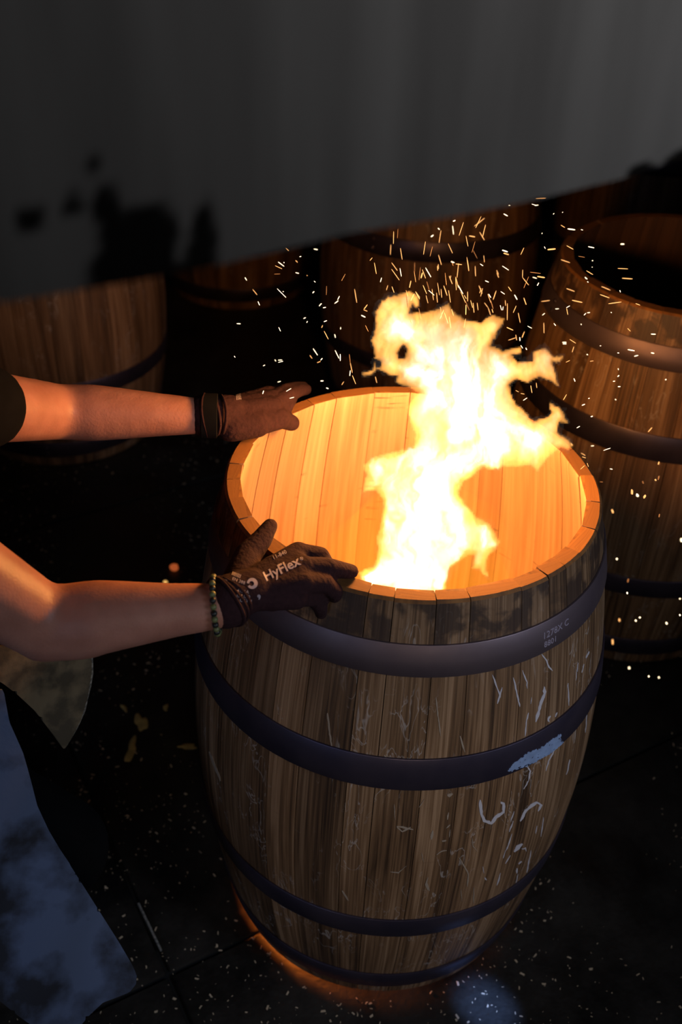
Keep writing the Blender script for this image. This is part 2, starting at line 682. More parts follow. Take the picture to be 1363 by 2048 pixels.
# stave joints: those seen in the photo on the front, the rest by chance
seen = [ang(x, y)[0] for x, y in ((412, 1480), (442, 1490), (535, 1540), (595, 1560), (688, 1620), (745, 1620), (835, 1640), (905, 1660), (1012, 1640), (1068, 1620), (1110, 1560), (1150, 1480))]
seen = sorted(a if a < 0.6 else a - 2 * math.pi for a in seen)
J = list(seen)
a = seen[-1]
rj = random.Random(5)
rest = 2 * math.pi - (seen[-1] - seen[0])
nr = 19
wsr = [rj.uniform(.7, 1.3) for _ in range(nr)]
tot = sum(wsr)
for w_ in wsr:
    a += w_ / tot * rest
    J.append(a)
barrel, staves = make_barrel('burning_barrel', 'large open oak barrel with flames rising out, four dark steel hoops', None, 21, joints=J, nz=30)
barrel.matrix_world = BM


def text_mesh(body, size, shear=0.0, bold=0.0):
    cu = bpy.data.curves.new('t', 'FONT')
    cu.body = body
    cu.size = size
    cu.shear = shear
    cu.offset = bold
    cu.resolution_u = 2
    o = bpy.data.objects.new('t', cu)
    COL.objects.link(o)
    dg = bpy.context.evaluated_depsgraph_get()
    me = bpy.data.meshes.new_from_object(o.evaluated_get(dg))
    bpy.data.objects.remove(o)
    bm = bmesh.new()
    bm.from_mesh(me)
    bmesh.ops.triangulate(bm, faces=bm.faces)
    for _k in range(4):
        bmesh.ops.subdivide_edges(bm, edges=[e for e in bm.edges if e.calc_length() > size * .12], cuts=1)
        bmesh.ops.triangulate(bm, faces=bm.faces)
    vs = [v.co.copy() for v in bm.verts]
    fs = [tuple(v.index for v in f.verts) for f in bm.faces]
    bm.free()
    return vs, fs


def solid_from_map(vs, fs, fmap, thick):
    """fmap(v) -> (point, normal); closed thin relief standing on a surface"""
    A = [fmap(v) for v in vs]
    if any(p is None for p, _ in A):          # the print runs off the surface: drop those corners
        fs = [f for f in fs if all(A[i][0] is not None for i in f)]
        keep = sorted({i for f in fs for i in f})
        new = {o: k for k, o in enumerate(keep)}
        A = [A[i] for i in keep]
        fs = [tuple(new[i] for i in f) for f in fs]
    n = len(A)
    V = [p + nn * thick for p, nn in A] + [p - nn * thick * .5 for p, nn in A]
    Fs = [tuple(f) for f in fs] + [tuple(i + n for i in f[::-1]) for f in fs]
    cnt = {}
    for f in fs:
        for i in range(len(f)):
            e = (f[i], f[(i + 1) % len(f)])
            k = tuple(sorted(e))
            cnt.setdefault(k, []).append(e)
    for k, es in cnt.items():
        if len(es) == 1:
            a_, b_ = es[0]
            Fs.append((b_, a_, a_ + n, b_ + n))
    return V, Fs


# stamped letters on the top hoop
hoops = [c for c in barrel.children if c.name.startswith('hoop')]
z0, z1 = HOOPS[3]


def hoop_map(a_c, z_c, hoop=3, off=0.0):
    h0, h1 = HOOPS[hoop]

    def f(v):
        an = a_c + v.x / 0.31
        z = z_c + v.y
        r = prof(min(max(z, h0), h1)) + 0.0036 + off
        n = Vector((math.cos(an), math.sin(an), 0))
        return Vector((r * n.x, r * n.y, z)), n
    return f


a_t, z_t, _ = ang(1080, 1262)
for body, dx, dz, s in (('1278X C', 0.0, 0.023, 0.015), ('8801', 0.003, 0.009, 0.013)):
    vs, fs = text_mesh(body, s)
    V, Fs = solid_from_map(vs, fs, hoop_map(a_t + dx / .31, z0 + dz), 0.0004)
    link('stamped_number', mesh(V, Fs, False), M_STAMP, hoops[3])

# bare zinc patch worn on the second hoop
pp = [(1010, 1541), (1022, 1524), (1056, 1499), (1080, 1491), (1098, 1476), (1118, 1465), (1115, 1478), (1122, 1482), (1100, 1502), (1078, 1514), (1050, 1527), (1030, 1534)]
pa = [ang(*p)[:2] for p in pp]


def inside(poly, x, y):
    c = False
    n = len(poly)
    for i in range(n):
        x1, y1 = poly[i]; x2, y2 = poly[(i + 1) % n]
        if (y1 > y) != (y2 > y) and x < (x2 - x1) * (y - y1) / (y2 - y1) + x1: c = not c
    return c


amin, amax = min(p[0] for p in pa), max(p[0] for p in pa)
zmin, zmax = min(p[1] for p in pa), max(p[1] for p in pa)
na, nzz = 70, 26
idx, vs, fs = {}, [], []
for i in range(na):
    for j in range(nzz):
        aa = amin + (amax - amin) * (i + .5) / na
        zz = zmin + (zmax - zmin) * (j + .5) / nzz
        jx = (noise.noise(Vector((aa * 90, zz * 300, 0)))) * .008
        if inside(pa, aa + jx, zz + jx * .5) and noise.noise(Vector((aa * 60, zz * 200, 5))) < .55:
            q = []
            for di, dj_ in ((0, 0), (1, 0), (1, 1), (0, 1)):
                k = (i + di, j + dj_)
                if k not in idx:
                    idx[k] = len(vs)
                    vs.append(Vector(((amin + (amax - amin) * k[0] / na) * .31, (zmin + (zmax - zmin) * k[1] / nzz), 0)))
                q.append(idx[k])
            fs.append(tuple(q))
V, Fs = solid_from_map(vs, fs, hoop_map(0, 0, 2), 0.0003)
o = link('worn_patch', mesh(V, Fs, False), M_GALV, hoops[2])
o['label'] = 'blue grey bare zinc patch'

# pale ray flecks of the oak, larger ones one by one
Z4 = [([(765, 170), (775, 290), (800, 345), (860, 368), (900, 312), (965, 272), (962, 200), (940, 188)], 24),
      ([(1105, 350), (1150, 260), (1200, 220), (1245, 190), (1285, 212), (1255, 265)], 20), ([(1050, 610), (1085, 572), (1122, 540)], 34),
      ([(1120, 588), (1150, 580), (1155, 608)], 10), ([(1090, 714), (1116, 690)], 14), ([(1080, 752), (1074, 795)], 20),
      ([(1085, 800), (1070, 872)], 8), ([(1052, 265), (1022, 350)], 9), ([(1046, 345), (1010, 440)], 9), ([(1036, 455), (1010, 530), (982, 602)], 9),
      ([(980, 600), (958, 664)], 8), ([(1022, 640), (980, 712)], 8), ([(936, 792), (906, 895)], 10), ([(1178, 0), (1135, 76)], 10),
      ([(1246, 388), (1234, 455)], 9), ([(1197, 600), (1160, 790)], 8), ([(1302, 318), (1280, 482)], 7),
      ([(585, 660), (640, 750), (665, 800), (655, 905)], 9), ([(695, 490), (705, 562), (742, 606)], 7), ([(710, 915), (708, 1045)], 7),
      ([(532, 112), (500, 130), (482, 124)], 22), ([(496, 275), (484, 335)], 20), ([(508, 375), (478, 410)], 12), ([(508, 420), (500, 485)], 8),
      ([(362, 430), (348, 505)], 22), ([(438, 516), (476, 514)], 18), ([(395, 632), (430, 606), (478, 596)], 10), ([(55, 400), (100, 437), (172, 400)], 14),
      ([(318, 830), (302, 890), (318, 935)], 14), ([(803, 828), (818, 852)], 14), ([(32, 205), (42, 335)], 6), ([(0, 780), (70, 786), (135, 730)], 6),
      ([(600, 930), (606, 1030)], 7), ([(245, 230), (290, 160)], 6), ([(240, 420), (250, 350)], 6), ([(268, 620), (285, 700)], 7), ([(785, 735), (798, 790)], 7)]
Z5 = [([(375, 570), (372, 690), (322, 820), (285, 950), (262, 1040), (240, 1130)], 44), ([(472, 1030), (430, 1085), (445, 1130)], 34),
      ([(330, 60), (410, 160), (440, 260), (500, 325)], 22), ([(30, 320), (95, 500), (105, 600)], 20), ([(172, 740), (155, 850)], 18),
      ([(125, 980), (85, 1150), (72, 1360)], 18), ([(572, 980), (545, 1055)], 26), ([(905, 200), (888, 340)], 14), ([(745, 520), (758, 870)], 14),
      ([(100, 1826), (150, 1900), (125, 2046)], 26), ([(545, 1555), (440, 1740), (398, 1905)], 16), ([(1000, 220), (965, 350)], 14),
      ([(1080, 20), (1050, 80), (1030, 130)], 22), ([(880, 300), (870, 480)], 10), ([(1045, 1000), (1020, 1300)], 12), ([(780, 1720), (720, 1960)], 12)]
Z7 = [([(600, 480), (640, 520)], 8), ([(425, 350), (440, 470)], 7), ([(60, 470), (95, 560)], 9), ([(700, 520), (730, 540)], 8),
      ([(965, 270), (950, 320)], 7), ([(760, 300), (775, 420)], 6), ([(935, 230), (960, 300)], 7), ([(835, 420), (850, 470)], 8), ([(640, 700), (690, 710)], 8),
      ([(730, 870), (740, 900)], 9), ([(470, 900), (490, 930)], 8), ([(1000, 240), (1020, 330)], 8)]
allf = [([(780 + x / 4.26, 1560 + y / 4.26) for x, y in p], w_ / 4.26) for p, w_ in Z4]
allf += [([(1040 + x / 7.875, 1300 + y / 7.875) for x, y in p], w_ / 7.875) for p, w_ in Z5]
allf += [([(380 + x / 1.549, 1200 + y / 1.549) for x, y in p], w_ / 2.6) for p, w_ in Z7]
rf = random.Random(9)
for pts, wpx in allf:
    P = []
    for (xa, ya), (xb, yb) in zip(pts[:-1], pts[1:]):
        st = max(2, int(math.hypot(xb - xa, yb - ya) / 5))
        for s_ in range(st):
            t = s_ / st
            P.append((xa + (xb - xa) * t, ya + (yb - ya) * t))
    P.append(pts[-1])
    n = len(P)
    vs, fs = [], []
    for i, (x, y) in enumerate(P):
        a_, b_ = P[max(i - 1, 0)], P[min(i + 1, n - 1)]
        tx, ty = b_[0] - a_[0], b_[1] - a_[1]
        L = math.hypot(tx, ty) or 1
        nx, ny = -ty / L, tx / L
        e = min(i, n - 1 - i)
        ww = wpx * .5 * (0.35 if e == 0 else 0.8 if e == 1 else 1.0) * rf.uniform(.7, 1.3)
        x += rf.uniform(-.5, .5); y += rf.uniform(-.5, .5)
        for s_ in (-1, 1):
            vs.append(Vector((x + nx * ww * s_, y + ny * ww * s_, 0)))
    for i in range(n - 1):
        fs.append((2 * i, 2 * i + 1, 2 * i + 3, 2 * i + 2))

    def fm(v):
        an, z, p = ang(v.x, v.y)
        nn = Vector((math.cos(an), math.sin(an), 0))
        return Vector((prof(z) * nn.x, prof(z) * nn.y, z)), nn
    V, Fs = solid_from_map(vs, fs, fm, 0.0006)
    link('ray_fleck', mesh(V, Fs, False), M_PALE if P[0][0] > 955 else M_PALE2, barrel)

# ------------------------------------------------------------------ background barrels
proto, _ = make_barrel('oak_barrel', 'open oak barrel behind the fire on the right, near side of its rim lit', 'barrels standing behind the burning one', 40, nz=14, top_mat=M_IN_DARK)
bgs = [((0.60, 0.93, 0), 0.3, None),
       ((0.03, 1.90, 0), 1.4, 'oak barrel directly behind the flames, dark hoop across its top'),
       ((-1.12, 1.60, 0), 2.6, 'oak barrel on the left seen above and below the raised far arm'),
       ((-0.74, 2.75, 0), 3.9, 'dim reddish oak barrel in the gap between left and middle barrels'),
       ((0.86, 2.75, 0), 5.0, 'dark oak barrel half hidden behind the right hand barrel')]
for i, (loc, rz, lab) in enumerate(bgs):
    o = proto if i == 0 else copy_tree(proto)
    o.location = loc
    o.rotation_euler = (0, 0, rz)
    if lab: o['label'] = lab

# ------------------------------------------------------------------ fire basket and firewood inside the barrel
M_IRON = plain('black_iron', (0.03, 0.028, 0.026), 0.6, 0.6)
bk = empty('fire_basket', (0, 0, 0), label='black iron fire basket on the floor inside the burning barrel', cat='brazier')


def ring_pts(r, z, n=24):
    return [(r * math.cos(2 * math.pi * k / n), r * math.sin(2 * math.pi * k / n), z) for k in range(n)]


for r, z in ((.14, .32), (.11, .12)):
    link('basket_ring', mesh(*tube(ring_pts(r, z), .006, 8, True)), M_IRON, bk)
for k in range(8):
    an = 2 * math.pi * k / 8
    c, s = math.cos(an), math.sin(an)
    link('basket_bar', mesh(*tube([(.14 * c, .14 * s, .33), (.11 * c, .11 * s, .12), (.13 * c, .13 * s, .006)], .005, 6)), M_IRON, bk)
gv = [tube([(-.105, y, .12), (.105, y, .12)], .004, 6) for y in (-.06, -.03, 0, .03, .06)]
link('grate', mesh(*merge(gv)), M_IRON, bk)
M_LOG = plain('charred_log', (0.06, 0.035, 0.02), 0.9, 0, 20, 0.5, 0.6)
for k, (an, z, ln) in enumerate(((0.3, .145, .085), (1.9, .175, .085), (2.8, .205, .08))):
    c, s = math.cos(an) * ln, math.sin(an) * ln
    lg = link('firewood', mesh(*tube([(-c, -s, 0), (-c * .3, -s * .3, .003), (c * .4, s * .4, -.002), (c, s, 0)], [.016, .019, .018, .015], 9), True), M_LOG)
    lg.location = (0, 0, z)
    tag(lg, 'charred split log burning in the iron basket', 'firewood', 'logs in the fire basket')

# ------------------------------------------------------------------ extraction hood close to the camera
HZ = 1.65
hl, hr = PZ(-60, 612, HZ), PZ(1363, 322, HZ)
hd = (hr - hl); hd.z = 0
hd.normalize()
hn = Vector((hd.y, -hd.x, 0))           # faces the camera
if hn.dot(CAM - hl) < 0: hn = -hn
HL = 0.62
h_org = hl - hd * 0.08


def hood_uv(px, py):
    d = ray(px, py)
    t = (h_org - CAM).dot(hn) / d.dot(hn)
    p = CAM + d * t
    return (p - h_org).dot(hd), p.z - HZ


# soot patches: (u, v, radii) taken where they are on the sheet
soot = []
for x, y, rx, ry in ((185, 335, 22, 22), (60, 440, 34, 24), (148, 412, 26, 22), (215, 420, 34, 45), (275, 470, 80, 62), (320, 455, 40, 45), (230, 540, 62, 55), (290, 530, 60, 60),
                     (410, 470, 28, 62), (400, 520, 38, 40), (360, 560, 60, 38), (1280, 343, 34, 16), (1365, 320, 46, 22), (440, 590, 90, 50), (200, 590, 60, 26), (280, 575, 90, 40), (385, 545, 50, 36), (350, 560, 70, 40), (90, 612, 120, 16)):
    u, v = hood_uv(x, y)
    u2, _ = hood_uv(x + rx, y)
    _, v2 = hood_uv(x, y - ry)
    soot.append((u, v, abs(u2 - u), abs(v2 - v)))


def lip(u):
    """lower edge of the sheet, bent up towards the right end and a little uneven"""
    uv = [hood_uv(x, y) for x, y in ((-60, 612), (0, 606), (150, 582), (300, 556), (450, 527), (700, 466), (900, 434), (1050, 404), (1180, 372), (1250, 356), (1300, 338), (1363, 316), (1420, 290))]
    for (ua, va), (ub, vb) in zip(uv[:-1], uv[1:]):
        if ua <= u <= ub: return va + (vb - va) * (u - ua) / (ub - ua)
    return uv[0][1] if u < uv[0][0] else uv[-1][1]


m, nt, b = new_mat('sooty_hood_sheet')
at = N(nt, 'ShaderNodeAttribute'); at.attribute_name = 'soot'
tc = N(nt, 'ShaderNodeTexCoord')
mp = N(nt, 'ShaderNodeMapping'); mp.inputs['Scale'].default_value = (22, 22, 2.2)
nt.links.new(tc.outputs['Object'], mp.inputs[0])
nz_ = N(nt, 'ShaderNodeTexNoise'); nz_.inputs['Scale'].default_value = 1; nz_.inputs['Detail'].default_value = 3
nt.links.new(mp.outputs[0], nz_.inputs['Vector'])
r = ramp(nt, nz_.outputs[0], [(0.3, (0.075, 0.070, 0.066)), (0.7, (0.125, 0.118, 0.112))])
nt.links.new(mixc(nt, at.outputs['Fac'], r.outputs[0], (0.003, 0.0025, 0.002)), b.inputs['Base Color'])
b.inputs['Roughness'].default_value = 0.9
b.inputs['Specular IOR Level'].default_value = 0.1
M_HOOD = m
nu, nv = 170, 60
vs, fs, so = [], [], []
for lay in (0, 1):
    for i in range(nu + 1):
        u = HL * i / nu
        lo = lip(u)
        for j in range(nv + 1):
            v = lo + (0.62 - lo) * (j / nv) ** 1.6
            p = h_org + hd * u + Vector((0, 0, v)) - hn * (0.003 * lay)
            vs.append(p)
            s = 0
            for (su, sv, ru, rv) in soot:
                wob = noise.noise(Vector((u * 60, v * 60, 1))) * .35
                d = math.hypot((u - su) / ru, (v - sv) / rv) + wob
                s = max(s, min(1, max(0, (1.12 - d) / .3)))
            so.append(s)
n1 = (nu + 1) * (nv + 1)
for i in range(nu):
    for j in range(nv):
        a_ = i * (nv + 1) + j
        q = (a_, a_ + nv + 1, a_ + nv + 2, a_ + 1)
        fs.append(q); fs.append(tuple(k + n1 for k in q[::-1]))
for i in range(nu):
    a_, b_ = i * (nv + 1), (i + 1) * (nv + 1)
    fs.append((a_, b_, b_ + n1, a_ + n1))
    fs.append((a_ + nv, b_ + nv, b_ + nv + n1, a_ + nv + n1))
for j in range(nv):
    for a_ in (j, nu * (nv + 1) + j): fs.append((a_, a_ + 1, a_ + 1 + n1, a_ + n1))
me = mesh(vs, fs, True, 40)
me.attributes.new('soot', 'FLOAT', 'POINT').data.foreach_set('value', so)
hood = empty('extraction_hood', tuple(h_org), label='grey sheet metal smoke hood with black soot patches, out of focus above the fire', cat='hood')


def hang(name, me_, mat_):
    o_ = link(name, me_, mat_)
    o_.parent = hood
    o_.matrix_parent_inverse = Matrix.Translation(-h_org)
    return o_


hang('front_sheet', me, M_HOOD)
for k, uu in enumerate((0.0, HL)):
    p = h_org + hd * uu
    pts = [p, p - hn * .55, p - hn * .55 + Vector((0, 0, .62)), p + Vector((0, 0, .62))]
    lo = lip(uu)
    pts[0] = pts[0] + Vector((0, 0, lo)); pts[1] = pts[1] + Vector((0, 0, .30))
    th_ = hd * .003 * (1 if k == 0 else -1)
    V = [q - hn * .004 for q in pts] + [q - hn * .004 + th_ for q in pts]
    hang('side_sheet', mesh(V, [(0, 1, 2, 3), (7, 6, 5, 4), (0, 4, 5, 1), (1, 5, 6, 2), (2, 6, 7, 3), (3, 7, 4, 0)], False), plain('dull_sheet', (.1, .1, .1), .7))

# ------------------------------------------------------------------ flames
rs = np.random.RandomState(4)
_tab = rs.rand(64, 64)


def vnoise(x, y):
    xi, yi = np.floor(x).astype(int), np.floor(y).astype(int)
    fx, fy = x - xi, y - yi
    fx, fy = fx * fx * (3 - 2 * fx), fy * fy * (3 - 2 * fy)
    g = lambda a_, b_: _tab[a_ % 64, b_ % 64]
    return (g(xi, yi) * (1 - fx) + g(xi + 1, yi) * fx) * (1 - fy) + (g(xi, yi + 1) * (1 - fx) + g(xi + 1, yi + 1) * fx) * fy


def fbm(x, y, o=4):
    s, a_, t = 0, 1, 0
    for k in range(o):
        s = s + a_ * vnoise(x * 2 ** k + 17 * k, y * 2 ** k + 5 * k); t += a_; a_ *= .55
    return s / t


def seg_dist(px, py, pts, closed):
    d = np.full(px.shape, 1e9)
    n = len(pts)
    for i in range(n if closed else n - 1):
        x1, y1 = pts[i]; x2, y2 = pts[(i + 1) % n]
        dx, dy = x2 - x1, y2 - y1
        L = dx * dx + dy * dy + 1e-9
        t = np.clip(((px - x1) * dx + (py - y1) * dy) / L, 0, 1)
        d = np.minimum(d, np.hypot(px - x1 - t * dx, py - y1 - t * dy))
    return d


def poly_in(px, py, pts):
    c = np.zeros(px.shape, bool)
    n = len(pts)
    for i in range(n):
        x1, y1 = pts[i]; x2, y2 = pts[(i + 1) % n]
        if y1 == y2: continue
        k = ((y1 > py) != (y2 > py)) & (px < (x2 - x1) * (py - y1) / (y2 - y1) + x1)
        c ^= k
    return c


def flame_body(name, poly, mat_, parent, y0, amp, T, L, holes=(), cores=(), floor_=.25, inset=0, base=0.35, seed=0, step=3.0, lean=0.0, streak=(1, .25), wob=6.0):
    """a lens-like body of hot gas: outline, real depth, thickness varied by streaks"""
    xs = [p[0] for p in poly]; ys = [p[1] for p in poly]
    gx = np.arange(min(xs) - 12, max(xs) + 12, step)
    gy = np.arange(min(ys) - 12, max(ys) + 12, step)
    X, Y = np.meshgrid(gx, gy, indexing='ij')
    # flickering edge
    wx = (fbm(X / 26 + seed, Y / 40 + 3.1) - .5) * 2 * wob
    wy = (fbm(X / 30 + 9.7, Y / 30 + seed) - .5) * 2 * wob
    wx += (fbm(X / 8 + seed * 2, Y / 11 + 1.7, 2) - .5) * 5
    wy += (fbm(X / 9 + 4.4, Y / 9 + seed, 2) - .5) * 5
    QX, QY = X + wx, Y + wy
    ins = poly_in(QX, QY, poly)
    d = seg_dist(QX, QY, poly, True)
    d = np.where(ins, d, -d)
    for hpts in holes:
        hi = poly_in(QX, QY, hpts)
        hdst = seg_dist(QX, QY, hpts, True)
        d = np.minimum(d, np.where(hi, -hdst, hdst))
    th_ = 1 - np.exp(-np.maximum(d, 0) / L)
    # streaks follow the rising gas
    sx, sy = X * .8 + (fbm(X / 90 + seed * 3, Y / 90) - .5) * 90, Y + (fbm(X / 80, Y / 80 + seed) - .5) * 70
    st = fbm(sx / 30 * streak[0] + seed * 7, sy / 30 * streak[1] + seed, 5)
    st = np.clip((st - .34) / .34, 0, 1)
    mul = base + (1 - base) * st ** 1.5
    if cores:
        add = 0
        for pts, w_, k_ in cores:
            dd = seg_dist(X + wx * 1.5, Y + wy * 1.5, pts, False)
            add = np.maximum(add, k_ * np.exp(-(dd / w_) ** 2))
        mul = mul * (floor_ + .06 + add) + add * 0.16
    if inset: mul = mul * np.clip((d - inset * .4) / inset, 0, 1) ** 1.3
    half = T * .5 * th_ * mul + 0.0001
    off = amp * (fbm(X / 120 + seed, Y / 120 + 2 * seed, 2) - .5) * 2
    keep = d > -step
    idm = -np.ones(X.shape, int)
    cells = []
    for i in range(X.shape[0] - 1):
        for j in range(X.shape[1] - 1):
            if (d[i, j] > 0) or (d[i + 1, j] > 0) or (d[i, j + 1] > 0) or (d[i + 1, j + 1] > 0): cells.append((i, j))
    used = np.zeros(X.shape, bool)
    for i, j in cells: used[i:i + 2, j:j + 2] = True
    ids = np.argwhere(used)
    for k, (i, j) in enumerate(ids): idm[i, j] = k
    n = len(ids)
    vs = []
    for s_ in (-1, 1):
        for i, j in ids:
            yp = y0 + off[i, j] + lean * (1000 - Y[i, j]) / 400
            vs.append(PY(X[i, j], Y[i, j], yp) + ray(X[i, j], Y[i, j]) * (s_ * half[i, j]))
    fs = []
    edge = {}
    for i, j in cells:
        q = (idm[i, j], idm[i + 1, j], idm[i + 1, j + 1], idm[i, j + 1])
        fs.append(q)
        fs.append(tuple(k + n for k in q[::-1]))
        for e in ((q[0], q[1]), (q[1], q[2]), (q[2], q[3]), (q[3], q[0])):
            k = (min(e), max(e))
            edge[k] = None if k in edge else e
    for e in edge.values():
        if e: fs.append((e[1], e[0], e[0] + n, e[1] + n))
    me_ = bpy.data.meshes.new('m')
    me_.from_pydata([tuple(v) for v in vs], [], [tuple(int(k) for k in f) for f in fs])
    me_.update()
    bm_ = bmesh.new(); bm_.from_mesh(me_)
    bmesh.ops.recalc_face_normals(bm_, faces=bm_.faces)
    bm_.to_mesh(me_); bm_.free()
    return link(name, me_, mat_, parent)


def gas(name, col, strength):
    m_ = bpy.data.materials.new(name)
    m_.use_nodes = True
    nt_ = m_.node_tree
    nt_.nodes.remove(nt_.nodes['Principled BSDF'])
    e = N(nt_, 'ShaderNodeEmission')
    e.inputs[0].default_value = (*col, 1)
    e.inputs[1].default_value = strength
    nt_.links.new(e.outputs[0], nt_.nodes['Material Output'].inputs['Volume'])
    return m_


G_OR = gas('flame_orange', (1.0, 0.41, 0.075), 27.0)
G_OR2 = gas('flame_pale_orange', (1.0, 0.60, 0.26), 11.0)
G_WH = gas('flame_white', (1.0, 0.90, 0.78), 42.0)
G_VEIL = gas('glow_veil', (1.0, 0.42, 0.005), 0.7)  # glow added to yellow the inside wood, not a flame


def c6(l): return [(700 + x / 2.84, 560 + y / 2.84) for x, y in l]


OUT = c6([(60, 1690), (45, 1662), (130, 1625), (148, 1560), (146, 1480), (172, 1380), (188, 1250), (150, 1190), (62, 1215), (92, 1110), (78, 1045), (150, 1000),
          (260, 975), (350, 950), (372, 880), (338, 810), (326, 720), (388, 640), (330, 612), (256, 580), (272, 548), (200, 525), (150, 505), (132, 545), (84, 556),
          (62, 538), (128, 512), (150, 440), (128, 375), (116, 350), (140, 280), (152, 205), (138, 182), (175, 120), (215, 90), (330, 68), (380, 100), (388, 150), (370, 165),
          (348, 142), (338, 190), (400, 196), (480, 172), (562, 132), (582, 185), (650, 232), (740, 244), (795, 200), (882, 226), (832, 310), (798, 368),
          (865, 396), (960, 388), (978, 425), (915, 436), (950, 470), (1030, 455), (1042, 408), (1102, 388), (1150, 432), (1208, 430), (1190, 468), (1142, 462), (1172, 530),
          (1192, 612), (1120, 560), (1072, 545), (1010, 590), (950, 560), (905, 600), (905, 650), (940, 710), (1010, 760), (1040, 800), (1110, 790), (1142, 750), (1128, 688), (1205, 740), (1244, 812),
          (1198, 800), (1186, 860), (1262, 930), (1240, 975), (1190, 960), (1120, 1010), (1062, 1085), (1015, 1045), (950, 1060), (880, 1060), (805, 1088), (758, 1060), (700, 1110), (640, 1150), (618, 1200),
          (655, 1280), (715, 1345), (795, 1380), (852, 1490), (790, 1570), (768, 1630), (785, 1705), (738, 1640), (690, 1640), (702, 1560), (655, 1560), (600, 1620), (565, 1650),
          (545, 1760), (540, 2200), (300, 2200), (60, 1900)])
HOLE1 = c6([(262, 410), (300, 375), (322, 400), (310, 440), (280, 445)])
HOLE2 = c6([(150, 455), (178, 470), (170, 495), (148, 490)])
flame = empty('flame', (0.03, 0, 0.2), label='tall bright orange and white fire leaping from the open barrel', cat='fire')


def fb(name, poly, mat_, **k):
    o_ = flame_body(name, poly, mat_, None, **k)
    o_.parent = flame
    o_.matrix_parent_inverse = Matrix.Translation((-.03, 0, -.2))
    return o_


CORE_UP = [(c6([(200, 500), (330, 540), (460, 600)]), 24, 1.0), (c6([(330, 250), (430, 300), (540, 400), (610, 520), (700, 620), (780, 740)]), 34, 1.1),
           (c6([(560, 620), (640, 700), (760, 780), (820, 900), (800, 1040)]), 30, 1.1), (c6([(800, 400), (820, 520), (860, 640), (850, 760)]), 18, .7),
           (c6([(860, 800), (1000, 880), (1030, 980)]), 16, .7), (c6([(400, 600), (440, 660), (570, 700), (640, 850)]), 22, .8)]
CORE_LOW = [(c6([(120, 1040), (260, 1020), (420, 1060), (560, 1080), (700, 1010), (780, 1000)]), 22, .9), (c6([(420, 1060), (440, 1200), (400, 1400), (400, 1600), (440, 1750)]), 42, 1.1),
            (c6([(230, 1150), (200, 1350), (260, 1500), (300, 1720)]), 22, .8), (c6([(560, 1150), (600, 1300), (560, 1450), (520, 1600)]), 26, .8), (c6([(720, 1400), (760, 1480), (740, 1580)]), 16, .7),
            (c6([(90, 1670), (250, 1650), (420, 1700)]), 22, 1.2), (c6([(600, 1300), (640, 1450), (560, 1560)]), 18, .9), (c6([(440, 1700), (440, 2100)]), 50, 1.0)]
UPPER = [p for p in OUT]
fb('flame_sheet', OUT, G_OR, y0=0.02, amp=.03, T=.070, L=3.0, holes=[HOLE1, HOLE2], base=.50, seed=1, wob=5, streak=(1.2, .35))
fb('flame_sheet', OUT, G_OR2, y0=-.02, amp=.04, T=.050, L=9, holes=[HOLE1, HOLE2], base=.0, inset=10, seed=5, wob=9, streak=(1.3, .3))
fb('flame_core', OUT, G_WH, y0=0.03, amp=.04, T=.085, L=22, holes=[HOLE1], cores=[(p_, w_, k_ * .85) for p_, w_, k_ in CORE_UP], base=.0, seed=9, wob=11, streak=(1.6, .45), floor_=.0, inset=24)
fb('flame_core', OUT, G_WH, y0=-.04, amp=.04, T=.085, L=10, holes=[HOLE1], cores=[(p_, w_ * 1.1, k_ * .55) for p_, w_, k_ in CORE_LOW], base=.03, seed=14, wob=12, streak=(1.4, .4), floor_=.0, inset=7)

# added yellow glow volume, stands in for the overexposed wood inside the barrel
bm = bmesh.new()
bmesh.ops.create_icosphere(bm, subdivisions=4, radius=1.0)
for v in bm.verts:
    k = 1 + .10 * noise.noise(v.co * 2.5)
    v.co = Vector((v.co.x * .20 * k, v.co.y * .20 * k, v.co.z * .42 * k))
me = bpy.data.meshes.new('m'); bm.to_mesh(me); bm.free()
ve = link('glow_veil', me, G_VEIL)
ve.parent = flame
ve.location = (0.01, 0.0, 0.33)

# ------------------------------------------------------------------ sparks
S_A = emit('spark_white', (1.0, .78, .48), 3.2)
S_B = emit('spark_orange', (1.0, .45, .14), 1.7)
S_C = emit('spark_dim', (1.0, .35, .10), 0.55)


def spark_mesh(m_):
    vs, fs = tube([(0, 0, -.5), (0, 0, -.42), (0, 0, -.2), (0, 0, .25), (0, 0, .45), (0, 0, .5)], [.25, .8, 1, 1, .75, .25], 6)
    me_ = mesh(vs, fs, True, 0)
    me_.materials.append(m_)
    return me_


SMS = [spark_mesh(m_) for m_ in (S_A, S_B, S_C)]


def spark(x0, y0, x1, y1, w_, kind, rnd, group, label, yr=(-.12, .32)):
    yp = rnd.uniform(*yr)
    a_, b_ = PY(x0, y0, yp), PY(x1, y1, yp + rnd.uniform(-.006, .006))
    L = (b_ - a_).length
    if L < .0015: return
    o_ = bpy.data.objects.new('spark', SMS[kind])
    COL.objects.link(o_)
    sc = w_ * .5 * ((a_ - CAM).dot(FWD)) / F_PX
    o_.location = (a_ + b_) / 2
    o_.rotation_mode = 'QUATERNION'
    o_.rotation_quaternion = (b_ - a_).to_track_quat('Z', 'Y')
    o_.scale = (sc, sc, L)
    tag(o_, label, 'spark', group)


